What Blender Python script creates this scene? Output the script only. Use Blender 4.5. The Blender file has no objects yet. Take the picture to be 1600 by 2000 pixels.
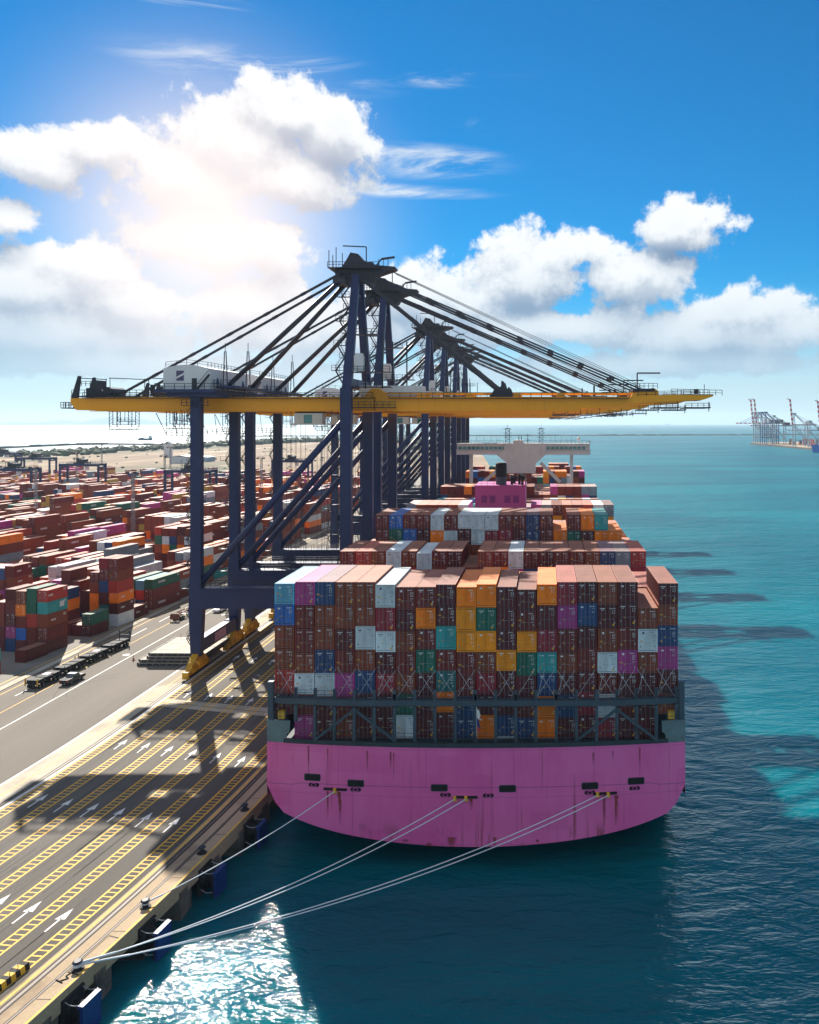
import bpy, math, random
from math import radians, sin, cos, tan, pi, sqrt, atan2
from mathutils import Vector, Matrix
from mathutils.bvhtree import BVHTree

random.seed(7)
SC = bpy.context.scene
COL = SC.collection
R = radians

# ------------------------------------------------------------------ camera
HC = 54.0                      # drone height over the water
Q = 4.0                        # quay level over the water
F = 1600.0                     # focal length in pixels of the 1600 x 2000 photo
VX, VY = 1066.0, 826.0         # vanishing point of the berth direction (+Y)
cd = bpy.data.cameras.new('camera')
cam = bpy.data.objects.new('camera', cd)
COL.objects.link(cam)
cam.location = (0, 0, HC)
cam.rotation_euler = (R(90), 0, 0)
cd.sensor_fit = 'VERTICAL'
cd.sensor_height = 36.0
cd.lens = 36.0 * F / 2000.0
cd.shift_x = (800.0 - VX) / 2000.0
cd.shift_y = (VY - 1000.0) / 2000.0
cd.clip_start = 0.5
cd.clip_end = 90000
SC.camera = cam

def px(x, y, z=Q):
    """photo pixel -> ground point (X, Y) at height z"""
    Y = F * (HC - z) / (y - VY)
    return ((x - VX) * Y / F, Y)
def ang(x, y):
    u, v = (x - VX) / F, (VY - y) / F
    return (atan2(u, 1.0), atan2(v, sqrt(1 + u * u)))

# ------------------------------------------------------------------ world, sun, exposure
EXPOSURE = 0.98
SUN_EL, SUN_AZ = R(37.5), R(-25.0)      # azimuth measured from +Y towards +X
world = bpy.data.worlds.new('World')
SC.world = world
world.use_nodes = True

def N(nt, t, **kw):
    n = nt.nodes.new(t)
    for k, v in kw.items():
        if k == 'ins':
            for kk, vv in v.items():
                if hasattr(vv, 'is_linked') or isinstance(vv, bpy.types.NodeSocket):
                    nt.links.new(vv, n.inputs[kk])
                else:
                    n.inputs[kk].default_value = vv
        else:
            setattr(n, k, v)
    return n
def MA(nt, op, a, b=None, c=None, clamp=False):
    n = nt.nodes.new('ShaderNodeMath'); n.operation = op; n.use_clamp = clamp
    for i, v in enumerate((a, b, c)):
        if v is None: continue
        if isinstance(v, bpy.types.NodeSocket): nt.links.new(v, n.inputs[i])
        else: n.inputs[i].default_value = v
    return n.outputs[0]
def VM(nt, op, a, b=None, c=None):
    n = nt.nodes.new('ShaderNodeVectorMath'); n.operation = op
    for i, v in enumerate((a, b, c)):
        if v is None: continue
        if isinstance(v, bpy.types.NodeSocket): nt.links.new(v, n.inputs[i])
        else: n.inputs[i].default_value = v
    return n.outputs['Value'] if op == 'LENGTH' else n.outputs[0]
def MR(nt, val, a, b, c=0.0, d=1.0, smooth=True):
    n = nt.nodes.new('ShaderNodeMapRange')
    n.interpolation_type = 'SMOOTHSTEP' if smooth else 'LINEAR'
    nt.links.new(val, n.inputs['Value'])
    n.inputs['From Min'].default_value = a; n.inputs['From Max'].default_value = b
    n.inputs['To Min'].default_value = c; n.inputs['To Max'].default_value = d
    return n.outputs['Result']
def MIX(nt, fac, a, b, blend='MIX'):
    n = nt.nodes.new('ShaderNodeMix'); n.data_type = 'RGBA'; n.blend_type = blend
    for i, v in ((0, fac), (6, a), (7, b)):
        if isinstance(v, bpy.types.NodeSocket): nt.links.new(v, n.inputs[i])
        else:
            if i and len(v) == 3: v = (*v, 1)
            n.inputs[i].default_value = v
    return n.outputs[2]
def RGB(nt, c):
    n = nt.nodes.new('ShaderNodeRGB'); n.outputs[0].default_value = (*c, 1); return n.outputs[0]

def build_world():
    nt = world.node_tree
    nt.nodes.clear()
    out = N(nt, 'ShaderNodeOutputWorld')
    sky = N(nt, 'ShaderNodeTexSky', sky_type='NISHITA', sun_disc=False, sun_elevation=SUN_EL, sun_rotation=SUN_AZ,
            altitude=0.0, air_density=1.0, dust_density=0.05, ozone_density=5.0)
    skyc = VM(nt, 'SCALE', sky.outputs[0]); skyc.node.inputs['Scale'].default_value = SKY_STRENGTH
    hsv = N(nt, 'ShaderNodeHueSaturation', ins={'Saturation': 1.72, 'Value': 1.0, 'Hue': 0.497, 'Color': skyc})
    tc = N(nt, 'ShaderNodeTexCoord')
    sp = N(nt, 'ShaderNodeSeparateXYZ', ins={0: tc.outputs['Generated']})
    az = MA(nt, 'ARCTAN2', sp.outputs[0], sp.outputs[1])
    el = MA(nt, 'ARCSINE', sp.outputs[2])
    P = N(nt, 'ShaderNodeCombineXYZ', ins={0: az, 1: el}).outputs[0]

    # cumulus masses: centre and radii in photo pixels, turned into azimuth / elevation
    CU = [(560, 215, 105, 80), (480, 300, 165, 110), (655, 262, 95, 85), (340, 345, 175, 85), (210, 285, 130, 62), (60, 318, 130, 60),
          (560, 345, 150, 60), (515, 480, 85, 60), (400, 470, 150, 75), (175, 520, 160, 55), (60, 560, 150, 70), (250, 590, 230, 70), (460, 600, 170, 65), (25, 425, 70, 45),
          (1330, 442, 130, 55), (1105, 495, 150, 66), (1040, 545, 180, 75), (905, 580, 150, 72), (1225, 545, 150, 68), (800, 580, 140, 64),
          (1440, 605, 130, 50), (1370, 655, 190, 56), (1565, 650, 130, 52), (1060, 640, 330, 46), (620, 650, 330, 62), (100, 650, 350, 66), (250, 715, 420, 40), (1300, 712, 380, 30), (760, 730, 330, 26)]
    def density(p, tag):
        # warp for billows
        n1 = N(nt, 'ShaderNodeTexNoise', noise_dimensions='2D', ins={'Vector': p, 'Scale': 16.0, 'Detail': 7.0, 'Roughness': 0.62, 'Lacunarity': 2.1})
        n2 = N(nt, 'ShaderNodeTexNoise', noise_dimensions='2D', ins={'Vector': p, 'Scale': 5.5, 'Detail': 2.0, 'Roughness': 0.5})
        d = None
        for (x, y, rx, ry) in CU:
            a0, e0 = ang(x, y); a1, _ = ang(x + rx, y); _, e1 = ang(x, y - ry)
            ra, re = abs(a1 - a0), abs(e1 - e0)
            q = VM(nt, 'MULTIPLY_ADD', p, (1 / ra, 1 / re, 0), (-a0 / ra, -e0 / re, 0))
            l = VM(nt, 'LENGTH', q)
            if d is None: d = l
            else: d = MA(nt, 'SMOOTH_MIN', d, l, 0.35)
        core = MA(nt, 'SUBTRACT', 1.0, d)
        # scattered cumulus everywhere else round the horizon
        s2 = VM(nt, 'MULTIPLY', p, (1.0, 2.3, 1.0))
        g = N(nt, 'ShaderNodeTexNoise', noise_dimensions='2D', ins={'Vector': s2, 'Scale': 2.7, 'Detail': 2.0})
        off = MR(nt, MA(nt, 'ABSOLUTE', MA(nt, 'ADD', az, 0.13)), 0.62, 0.85)
        gen = MA(nt, 'MULTIPLY_ADD', g.outputs[0], 4.0, -1.75)
        gen = MA(nt, 'SUBTRACT', MA(nt, 'MULTIPLY', gen, off), MA(nt, 'MULTIPLY', MA(nt, 'SUBTRACT', 1.0, off), 3.0))
        core = MA(nt, 'MAXIMUM', core, gen)
        core = MA(nt, 'MAXIMUM', core, -3.0)
        if tag == 'c': return MA(nt, 'ADD', core, MA(nt, 'MULTIPLY_ADD', n2.outputs[0], 0.9, -0.45))
        cores.append(MA(nt, 'ADD', core, MA(nt, 'MULTIPLY_ADD', n2.outputs[0], 0.9, -0.45)))
        dens = MA(nt, 'ADD', core, MA(nt, 'MULTIPLY_ADD', n1.outputs[0], 2.1, -0.93))
        return MA(nt, 'ADD', dens, MA(nt, 'MULTIPLY_ADD', n2.outputs[0], 0.7, -0.35))
    cores = []
    d0 = density(P, 'a')
    Pu = VM(nt, 'ADD', P, (0.004, 0.022, 0))
    d1 = density(Pu, 'b')
    d2 = density(VM(nt, 'ADD', P, (0.006, 0.040, 0)), 'c')
    lit2 = MR(nt, MA(nt, 'SUBTRACT', cores[0], d2), -0.62, 0.55)
    mask = MR(nt, d0, 0.03, 0.40)
    # light side (top) minus shade side: relief of the billows
    rel = MA(nt, 'SUBTRACT', d0, d1)
    lit = MR(nt, rel, -0.55, 0.50)
    thick = MR(nt, d0, 0.5, 1.9)
    lit = MA(nt, 'ADD', MA(nt, 'MULTIPLY', lit, 0.55), MA(nt, 'MULTIPLY', lit2, 0.45))
    shade = MA(nt, 'MULTIPLY', lit, MA(nt, 'MULTIPLY_ADD', thick, -0.15, 1.0))
    ccol = MIX(nt, shade, (0.20, 0.31, 0.48), (1.10, 1.12, 1.13))
    # low on the horizon the clouds sink into the bright air
    low = MR(nt, el, 0.0, 0.20)
    ccol = MIX(nt, low, (0.46, 0.62, 0.78), ccol)
    mask = MA(nt, 'MULTIPLY', mask, MR(nt, el, -0.01, 0.11, 0.40, 0.97))
    # thin high wisps
    pw = VM(nt, 'MULTIPLY', P, (3.0, 19.0, 1.0))
    rot = VM(nt, 'ADD', pw, N(nt, 'ShaderNodeCombineXYZ', ins={0: MA(nt, 'MULTIPLY', el, 3.0), 1: MA(nt, 'MULTIPLY', az, -1.6)}).outputs[0])
    w1 = N(nt, 'ShaderNodeTexNoise', noise_dimensions='2D', ins={'Vector': rot, 'Scale': 1.25, 'Detail': 8.0, 'Roughness': 0.62, 'Distortion': 0.5})
    wm = None
    for (x, y, rx, ry) in [(520, 135, 260, 42), (890, 150, 170, 26), (850, 318, 150, 34), (955, 243, 42, 20), (380, 5, 110, 30), (760, 372, 200, 14), (800, 300, 140, 22)]:
        a0, e0 = ang(x, y); a1, _ = ang(x + rx, y); _, e1 = ang(x, y - ry)
        q = VM(nt, 'MULTIPLY_ADD', P, (1 / abs(a1 - a0), 1 / abs(e1 - e0), 0), (-a0 / abs(a1 - a0), -e0 / abs(e1 - e0), 0))
        l = VM(nt, 'LENGTH', q)
        wm = l if wm is None else MA(nt, 'MINIMUM', wm, l)
    wmask = MA(nt, 'MULTIPLY', MR(nt, wm, 1.3, 0.2), MR(nt, w1.outputs[0], 0.44, 0.72))
    col = MIX(nt, MA(nt, 'MULTIPLY', wmask, 0.95), hsv.outputs[0], (0.95, 1.0, 1.03))
    # bright hazy air at the horizon
    hz = MR(nt, el, 0.22, 0.0)
    col = MIX(nt, MA(nt, 'MULTIPLY', MA(nt, 'MULTIPLY', hz, hz), 0.85), col, (0.54, 0.76, 0.92))
    col = MIX(nt, mask, col, ccol)
    # the sun's glare behind the cloud on the left
    a0, e0 = ang(405, 455)
    gl = VM(nt, 'LENGTH', VM(nt, 'SUBTRACT', P, (a0, e0, 0)))
    g1 = MA(nt, 'POWER', MR(nt, gl, 0.34, 0.0), 2.2)
    col = MIX(nt, MA(nt, 'MULTIPLY', g1, 0.92), col, (1.30, 1.12, 1.05))
    bg = N(nt, 'ShaderNodeBackground', ins={'Color': col, 'Strength': 0.47})
    nt.links.new(bg.outputs[0], out.inputs['Surface'])
SKY_STRENGTH = 0.108
build_world()
world.cycles.sampling_method = 'MANUAL'
world.cycles.sample_map_resolution = 512

sd = bpy.data.lights.new('sun', 'SUN')
sd.energy = 5.0
sd.angle = R(0.53)
sd.color = (1.0, 0.94, 0.84)
sun = bpy.data.objects.new('sun', sd)
COL.objects.link(sun)
to_sun = Vector((sin(SUN_AZ) * cos(SUN_EL), cos(SUN_AZ) * cos(SUN_EL), sin(SUN_EL)))
sun.rotation_euler = to_sun.to_track_quat('Z', 'Y').to_euler()
sun.location = (-100, 200, 300)

SC.view_settings.view_transform = 'Standard'
SC.view_settings.look = 'None'
SC.view_settings.gamma = 1.0
SC.view_settings.use_curve_mapping = False
SC.view_settings.exposure = EXPOSURE
SC.render.engine = 'CYCLES'
SC.cycles.use_denoising = True
SC.cycles.max_bounces = 5
SC.cycles.diffuse_bounces = 2
SC.cycles.glossy_bounces = 3
SC.cycles.transmission_bounces = 2
SC.cycles.volume_bounces = 0
SC.cycles.transparent_max_bounces = 4
SC.cycles.sample_clamp_indirect = 4.0
SC.cycles.caustics_reflective = False
SC.cycles.caustics_refractive = False

# ------------------------------------------------------------------ mesh helpers
class MB:
    def __init__(s, off=(0, 0, 0)):
        s.v, s.f, s.m = [], [], []
        s.o = off
    def add(s, vs, fs, m=0):
        b = len(s.v); o = s.o
        s.v += [(p[0] - o[0], p[1] - o[1], p[2] - o[2]) for p in vs]
        s.f += [tuple(b + i for i in f) for f in fs]
        s.m += [m] * len(fs)
    def quad(s, a, b, c, d, m=0): s.add((a, b, c, d), ((0, 1, 2, 3),), m)
    def box(s, x0, x1, y0, y1, z0, z1, m=0):
        s.add([(x0, y0, z0), (x1, y0, z0), (x1, y1, z0), (x0, y1, z0), (x0, y0, z1), (x1, y0, z1), (x1, y1, z1), (x0, y1, z1)],
              ((0, 3, 2, 1), (4, 5, 6, 7), (0, 1, 5, 4), (1, 2, 6, 5), (2, 3, 7, 6), (3, 0, 4, 7)), m)
    def hexa(s, p, m=0):
        s.add(p, ((0, 3, 2, 1), (4, 5, 6, 7), (0, 1, 5, 4), (1, 2, 6, 5), (2, 3, 7, 6), (3, 0, 4, 7)), m)
    def beam(s, p, q, w, h=None, m=0, w2=None, h2=None):
        h = w if h is None else h; w2 = w if w2 is None else w2; h2 = h if h2 is None else h2
        p, q = Vector(p), Vector(q); d = (q - p).normalized()
        up = Vector((0, 0, 1)) if abs(d.z) < 0.95 else Vector((0, 1, 0))
        a = d.cross(up).normalized(); b = a.cross(d).normalized()
        vs = []
        for c, ww, hh in ((p, w, h), (q, w2, h2)):
            for i, j in ((-1, -1), (1, -1), (1, 1), (-1, 1)):
                vs.append(tuple(c + a * (i * ww / 2) + b * (j * hh / 2)))
        s.add(vs, ((0, 1, 2, 3), (7, 6, 5, 4), (0, 4, 5, 1), (1, 5, 6, 2), (2, 6, 7, 3), (3, 7, 4, 0)), m)
    def tube(s, p, q, r, n=8, r2=None, m=0, caps=True):
        r2 = r if r2 is None else r2
        p, q = Vector(p), Vector(q); d = (q - p).normalized()
        up = Vector((0, 0, 1)) if abs(d.z) < 0.95 else Vector((0, 1, 0))
        a = d.cross(up).normalized(); b = a.cross(d).normalized()
        vs = []
        for c, rr in ((p, r), (q, r2)):
            for k in range(n):
                t = 2 * pi * k / n
                vs.append(tuple(c + a * (rr * cos(t)) + b * (rr * sin(t))))
        fs = [(k, (k + 1) % n, n + (k + 1) % n, n + k) for k in range(n)]
        if caps: fs += [tuple(range(n - 1, -1, -1)), tuple(range(n, 2 * n))]
        s.add(vs, fs, m)
    def path(s, pts, r, n=6, m=0):
        for a, b in zip(pts, pts[1:]): s.tube(a, b, r, n, m=m, caps=True)
    def prism(s, pts, z0, z1, m=0):
        n = len(pts)
        vs = [(x, y, z0) for x, y in pts] + [(x, y, z1) for x, y in pts]
        fs = [tuple(range(n - 1, -1, -1)), tuple(range(n, 2 * n))] + [(i, (i + 1) % n, n + (i + 1) % n, n + i) for i in range(n)]
        s.add(vs, fs, m)
    def prism_y(s, pts, y0, y1, m=0):       # outline in x,z extruded along y
        n = len(pts)
        vs = [(x, y0, z) for x, z in pts] + [(x, y1, z) for x, z in pts]
        fs = [tuple(range(n)), tuple(range(2 * n - 1, n - 1, -1))] + [((i + 1) % n, i, n + i, n + (i + 1) % n) for i in range(n)]
        s.add(vs, fs, m)
    def rail(s, pts, h=1.05, step=1.6, r=0.035, m=0, mid=True):
        for a, b in zip(pts, pts[1:]):
            a, b = Vector(a), Vector(b); n = max(1, int((b - a).length / step)); U = Vector((0, 0, h))
            s.beam(a + U, b + U, r * 2, m=m)
            if mid: s.beam(a + U * .5, b + U * .5, r * 1.6, m=m)
            for k in range(n + 1):
                c = a.lerp(b, k / n); s.beam(c, c + U, r * 2, m=m)
    def mesh(s, name, nmat=1, smooth=False):
        me = bpy.data.meshes.new(name)
        me.from_pydata(s.v, [], s.f)
        if smooth: me.polygons.foreach_set('use_smooth', [True] * len(me.polygons))
        for _ in range(nmat): me.materials.append(None)
        me.polygons.foreach_set('material_index', s.m)
        me.update()
        return me
    def build(s, name, mats, parent=None, smooth=False):
        if not isinstance(mats, (list, tuple)): mats = [mats]
        me = s.mesh(name, 0, smooth)
        for m in mats: me.materials.append(m)
        me.polygons.foreach_set('material_index', s.m)
        o = bpy.data.objects.new(name, me); COL.objects.link(o)
        if parent is not None: o.parent = parent
        return o

def tag(o, label=None, cat=None, group=None, kind=None):
    if label: o['label'] = label
    if cat: o['category'] = cat
    if group: o['group'] = group
    if kind: o['kind'] = kind
    return o
def empty(name, loc=(0, 0, 0), rz=0.0):
    e = bpy.data.objects.new(name, None); COL.objects.link(e)
    e.location = loc; e.rotation_euler = (0, 0, rz); e.empty_display_size = 0.5
    return e
def copy_tree(o, parent=None):
    c = o.copy(); COL.objects.link(c); c.parent = parent
    for ch in o.children: copy_tree(ch, c)
    return c
ORD = ['zeroth', 'first', 'second', 'third', 'fourth', 'fifth', 'sixth', 'seventh', 'eighth', 'ninth', 'tenth', 'eleventh', 'twelfth', 'thirteenth',
       'fourteenth', 'fifteenth', 'sixteenth', 'seventeenth', 'eighteenth', 'nineteenth', 'twentieth']
for t in ('twenty', 'thirty', 'forty', 'fifty', 'sixty'):
    if t != 'twenty': ORD.append(t[:-1] + 'ieth')
    for u in ORD[1:10]: ORD.append(t + '-' + u)

# ------------------------------------------------------------------ materials
def mat(name, col, rough=0.55, var=0.12, scale=0.6, metal=0.0, dirt=None, dirt_amt=0.0, streak=None, bump=0.0, bscale=8.0, rnd=0.0, spec=0.4):
    m = bpy.data.materials.new(name); m.use_nodes = True
    nt = m.node_tree; b = nt.nodes['Principled BSDF']
    tc = N(nt, 'ShaderNodeTexCoord').outputs['Object']
    n1 = N(nt, 'ShaderNodeTexNoise', ins={'Vector': tc, 'Scale': scale, 'Detail': 5.0, 'Roughness': 0.65}).outputs[0]
    v = MR(nt, n1, 0.3, 0.7, 1 - var, 1 + var, False)
    if rnd:
        oi = N(nt, 'ShaderNodeObjectInfo').outputs['Random']
        v = MA(nt, 'MULTIPLY', v, MR(nt, oi, 0, 1, 1 - rnd, 1 + rnd, False))
    c = VM(nt, 'SCALE', RGB(nt, col)); nt.links.new(v, c.node.inputs['Scale'])
    if dirt is not None:
        st = streak or (1, 1, 1)
        n2 = N(nt, 'ShaderNodeTexNoise', ins={'Vector': VM(nt, 'MULTIPLY', tc, st), 'Scale': scale * 2.3, 'Detail': 6.0, 'Roughness': 0.7}).outputs[0]
        c = MIX(nt, MA(nt, 'MULTIPLY', MR(nt, n2, 0.52, 0.75), dirt_amt), c, dirt)
    nt.links.new(c, b.inputs['Base Color'])
    b.inputs['Roughness'].default_value = rough
    b.inputs['Metallic'].default_value = metal
    b.inputs['Specular IOR Level'].default_value = spec
    if bump:
        n3 = N(nt, 'ShaderNodeTexNoise', ins={'Vector': tc, 'Scale': bscale, 'Detail': 4.0}).outputs[0]
        bp = N(nt, 'ShaderNodeBump', ins={'Strength': bump, 'Distance': 0.05, 'Height': n3})
        nt.links.new(bp.outputs[0], b.inputs['Normal'])
    return m
M = {}
M['navy'] = mat('navy_crane_paint', (0.014, 0.024, 0.092), 0.42, 0.15, 0.15, dirt=(0.05, 0.035, 0.04), dirt_amt=0.4, streak=(1, 1, 0.15))
M['dark'] = mat('dark_steel', (0.022, 0.024, 0.036), 0.55, 0.2)
M['stay'] = mat('stay_bars', (0.035, 0.030, 0.042), 0.5, 0.2)
M['boom'] = mat('yellow_boom_paint', (0.94, 0.385, 0.004), 0.42, 0.06, 0.12, dirt=(0.45, 0.20, 0.02), dirt_amt=0.4, streak=(1, 1, 0.1))
M['bogie'] = mat('yellow_bogie_paint', (0.62, 0.33, 0.012), 0.5, 0.3, 1.4, dirt=(0.03, 0.02, 0.01), dirt_amt=0.85)
M['white'] = mat('white_paint', (0.70, 0.70, 0.69), 0.45, 0.06, 0.3, dirt=(0.40, 0.33, 0.27), dirt_amt=0.35, streak=(1, 1, 0.15))
M['cream'] = mat('cream_cabin_paint', (0.62, 0.55, 0.45), 0.5, 0.08)
M['glass'] = mat('window_glass', (0.02, 0.05, 0.055), 0.06, 0.05, spec=0.9)
M['tealglass'] = mat('teal_bridge_glass', (0.04, 0.20, 0.18), 0.08, 0.1, spec=0.9)
M['galv'] = mat('galvanised_steel', (0.26, 0.27, 0.29), 0.5, 0.15, 1.0, metal=0.2)
M['lash'] = mat('blue_grey_lashing_bridge', (0.048, 0.075, 0.098), 0.55, 0.18, 0.5, dirt=(0.13, 0.055, 0.02), dirt_amt=0.5, streak=(1, 1, 0.3))
M['bulwark'] = mat('grey_green_bulwark', (0.13, 0.19, 0.20), 0.55, 0.2, 0.5, dirt=(0.07, 0.08, 0.08), dirt_amt=0.6)
M['black'] = mat('black_opening', (0.006, 0.006, 0.008), 0.7, 0.1)
M['rubber'] = mat('black_rubber', (0.014, 0.014, 0.016), 0.75, 0.2)
M['fender'] = mat('blue_fender_panel', (0.008, 0.032, 0.17), 0.4, 0.15, 1.0, dirt=(0.01, 0.02, 0.05), dirt_amt=0.6)
M['rope'] = mat('white_mooring_rope', (0.62, 0.66, 0.70), 0.8, 0.1, 6)
M['yellow'] = mat('yellow_paint', (0.75, 0.42, 0.03), 0.5, 0.1)
M['red'] = mat('red_paint', (0.50, 0.05, 0.035), 0.5, 0.1)
M['orange'] = mat('orange_paint', (0.65, 0.20, 0.03), 0.5, 0.15)
M['rust'] = mat('rusty_steel', (0.20, 0.075, 0.05), 0.7, 0.35, 2.0)
M['bridge_white'] = mat('ship_white_paint', (0.66, 0.64, 0.62), 0.45, 0.07, 0.25, dirt=(0.42, 0.33, 0.28), dirt_amt=0.45, streak=(1, 1, 0.2))
M['magenta'] = mat('magenta_casing_paint', (0.42, 0.06, 0.26), 0.45, 0.1, 0.2)
M['magenta_dark'] = mat('magenta_vent_paint', (0.22, 0.03, 0.20), 0.5, 0.1)
M['deck'] = mat('dark_deck_paint', (0.03, 0.045, 0.055), 0.7, 0.2)
M['under'] = mat('dark_antifouling', (0.012, 0.010, 0.014), 0.6, 0.2)
M['sign'] = mat('pink_sign', (0.62, 0.40, 0.44), 0.6, 0.08)
M['print_white'] = mat('white_print', (0.72, 0.72, 0.70), 0.6, 0.1)
M['print_yellow'] = mat('yellow_sticker', (0.80, 0.42, 0.03), 0.6, 0.1)
M['logo'] = mat('purple_logo', (0.10, 0.075, 0.16), 0.6, 0.05)
M['tyre'] = mat('tyre_rubber', (0.015, 0.015, 0.016), 0.8, 0.2)
M['black_paint'] = mat('black_car_paint', (0.010, 0.011, 0.013), 0.4, 0.1)
M['white_car'] = mat('white_car_paint', (0.75, 0.75, 0.75), 0.3, 0.04)
M['rackdeck'] = mat('worn_flat_rack_deck', (0.46, 0.40, 0.31), 0.8, 0.22, 0.8, dirt=(0.16, 0.11, 0.07), dirt_amt=0.6)
M['rackside'] = mat('dark_flat_rack_side', (0.035, 0.042, 0.05), 0.6, 0.2)

CNAMES = {'B': ('rust brown', (0.225, 0.044, 0.017)), 'D': ('dark maroon', (0.100, 0.009, 0.012)), 'M': ('maroon', (0.165, 0.017, 0.013)),
          'O': ('orange', (0.92, 0.215, 0.006)), 'Y': ('yellow orange', (0.92, 0.30, 0.006)), 'P': ('magenta', (0.42, 0.040, 0.225)),
          'W': ('white', (0.60, 0.66, 0.68)), 'N': ('navy blue', (0.018, 0.050, 0.155)), 'U': ('bright blue', (0.025, 0.13, 0.44)),
          'T': ('turquoise', (0.035, 0.34, 0.335)), 'G': ('green', (0.012, 0.125, 0.080)), 'K': ('dark teal', (0.018, 0.125, 0.125)),
          'R': ('red', (0.42, 0.035, 0.025)), 'C': ('crimson', (0.29, 0.016, 0.032)), 'L': ('light blue', (0.10, 0.36, 0.52)),
          'E': ('grey', (0.20, 0.25, 0.29)), 'S': ('mustard', (0.46, 0.29, 0.05))}
PAINT, ROOF = {}, {}
for k, (nm, c) in CNAMES.items():
    PAINT[k] = mat('container_' + nm.replace(' ', '_'), c, 0.48, 0.14, 0.7, dirt=(0.10, 0.045, 0.025), dirt_amt=0.35, streak=(1, 1, 0.25), rnd=0.16)
    f = tuple(0.50 * a + 0.50 * b for a, b in zip(c, (0.50, 0.25, 0.17))) if k not in 'WYOLTUPG' else tuple(0.82 * a + 0.18 * b for a, b in zip(c, (0.60, 0.50, 0.42)))  # roof tone: faded paint, lightened further to put sunlight into its colour
    ROOF[k] = mat('faded_sunlit_' + nm.replace(' ', '_') + '_roof', f, 0.65, 0.16, 0.5, dirt=(0.32, 0.19, 0.13), dirt_amt=0.35, rnd=0.12)

# ------------------------------------------------------------------ the setting: sea, land, quay
def s_curve(Y):
    """the berth is straight along +Y and swings gently landward near the camera"""
    if Y >= 140: return 0.0
    if Y < 50: return -0.0013 * 8100 - 0.234 * (50 - Y)
    return -0.0013 * (140 - Y) ** 2
def YS(y0, y1):
    ys = []; y = y0
    while y < min(y1, 144): ys.append(y); y += 3.0
    ys += [v for v in (160, 300, 500, 700, 900) if ys and v < y1 and v > ys[-1]]
    if not ys or ys[-1] < y1 - 1e-6: ys.append(y1)
    if ys[0] != y0: ys.insert(0, y0)
    return ys
def strip(mb, xa, xb, y0, y1, z, m=0):
    """sheet between two lines parallel to the quay edge (xa < xb)"""
    ys = YS(y0, y1)
    for a, b in zip(ys, ys[1:]):
        sa, sb = s_curve(a), s_curve(b)
        mb.quad((xa + sa, a, z), (xb + sa, a, z), (xb + sb, b, z), (xa + sb, b, z), m)
QE = -36.4          # quay edge
RW = -39.9          # waterside crane rail
RL = -69.8          # landside crane rail

def sea_material():
    m = bpy.data.materials.new('sea_water'); m.use_nodes = True
    nt = m.node_tree; b = nt.nodes['Principled BSDF']
    tc = N(nt, 'ShaderNodeTexCoord').outputs['Object']
    big = N(nt, 'ShaderNodeTexNoise', ins={'Vector': VM(nt, 'MULTIPLY', tc, (0.004, 0.012, 0.0)), 'Scale': 1.0, 'Detail': 4.0}).outputs[0]
    c = MIX(nt, MR(nt, big, 0.35, 0.68), (0.000, 0.084, 0.120), (0.000, 0.138, 0.170))
    # ripples too small to see far off leave a rougher surface there
    yy = N(nt, 'ShaderNodeSeparateXYZ', ins={0: tc}).outputs[1]
    rg = MR(nt, yy, 90.0, 420.0, 0.065, 0.27)
    pr = N(nt, 'ShaderNodeMapping', ins={'Vector': tc, 'Rotation': (0, 0, R(14)), 'Scale': (0.62, 1.35, 1.0)}).outputs[0]
    w1 = N(nt, 'ShaderNodeTexNoise', ins={'Vector': pr, 'Scale': 0.30, 'Detail': 3.0, 'Roughness': 0.55, 'Distortion': 0.6}).outputs[0]
    w2 = N(nt, 'ShaderNodeTexNoise', ins={'Vector': pr, 'Scale': 2.0, 'Detail': 3.0, 'Roughness': 0.55, 'Distortion': 0.4}).outputs[0]
    w0 = N(nt, 'ShaderNodeTexNoise', ins={'Vector': pr, 'Scale': 0.07, 'Detail': 2.0}).outputs[0]
    h = MA(nt, 'ADD', MA(nt, 'MULTIPLY', w1, 1.0), MA(nt, 'MULTIPLY', w2, 0.20))
    h = MA(nt, 'ADD', h, MA(nt, 'MULTIPLY', w0, 1.6))
    bp = N(nt, 'ShaderNodeBump', ins={'Strength': 0.85, 'Distance': 0.78, 'Height': h})
    df = N(nt, 'ShaderNodeSubsurfaceScattering', falloff='BURLEY', ins={'Color': c, 'Scale': 1.0, 'Radius': (1.5, 3.5, 4.5), 'Normal': bp.outputs[0]})
    gl = N(nt, 'ShaderNodeBsdfGlossy', ins={'Color': (1, 1, 1, 1), 'Roughness': rg, 'Normal': bp.outputs[0]})
    fr = N(nt, 'ShaderNodeFresnel', ins={'IOR': 1.33, 'Normal': bp.outputs[0]}).outputs[0]
    fr = MA(nt, 'MINIMUM', MA(nt, 'MULTIPLY', fr, MR(nt, yy, 90.0, 420.0, 0.9, 0.33)), 0.26)
    ms = N(nt, 'ShaderNodeMixShader', ins={0: fr, 1: df.outputs[0], 2: gl.outputs[0]})
    nt.nodes.remove(b)
    nt.links.new(ms.outputs[0], nt.nodes['Material Output'].inputs['Surface'])
    return m
mb = MB()
E = 25000
mb.quad((-E, -400, 0), (E, -400, 0), (E, E, 0), (-E, E, 0))
tag(mb.build('sea', sea_material()), 'turquoise sea with small waves and sun glitter', kind='structure')

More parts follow.
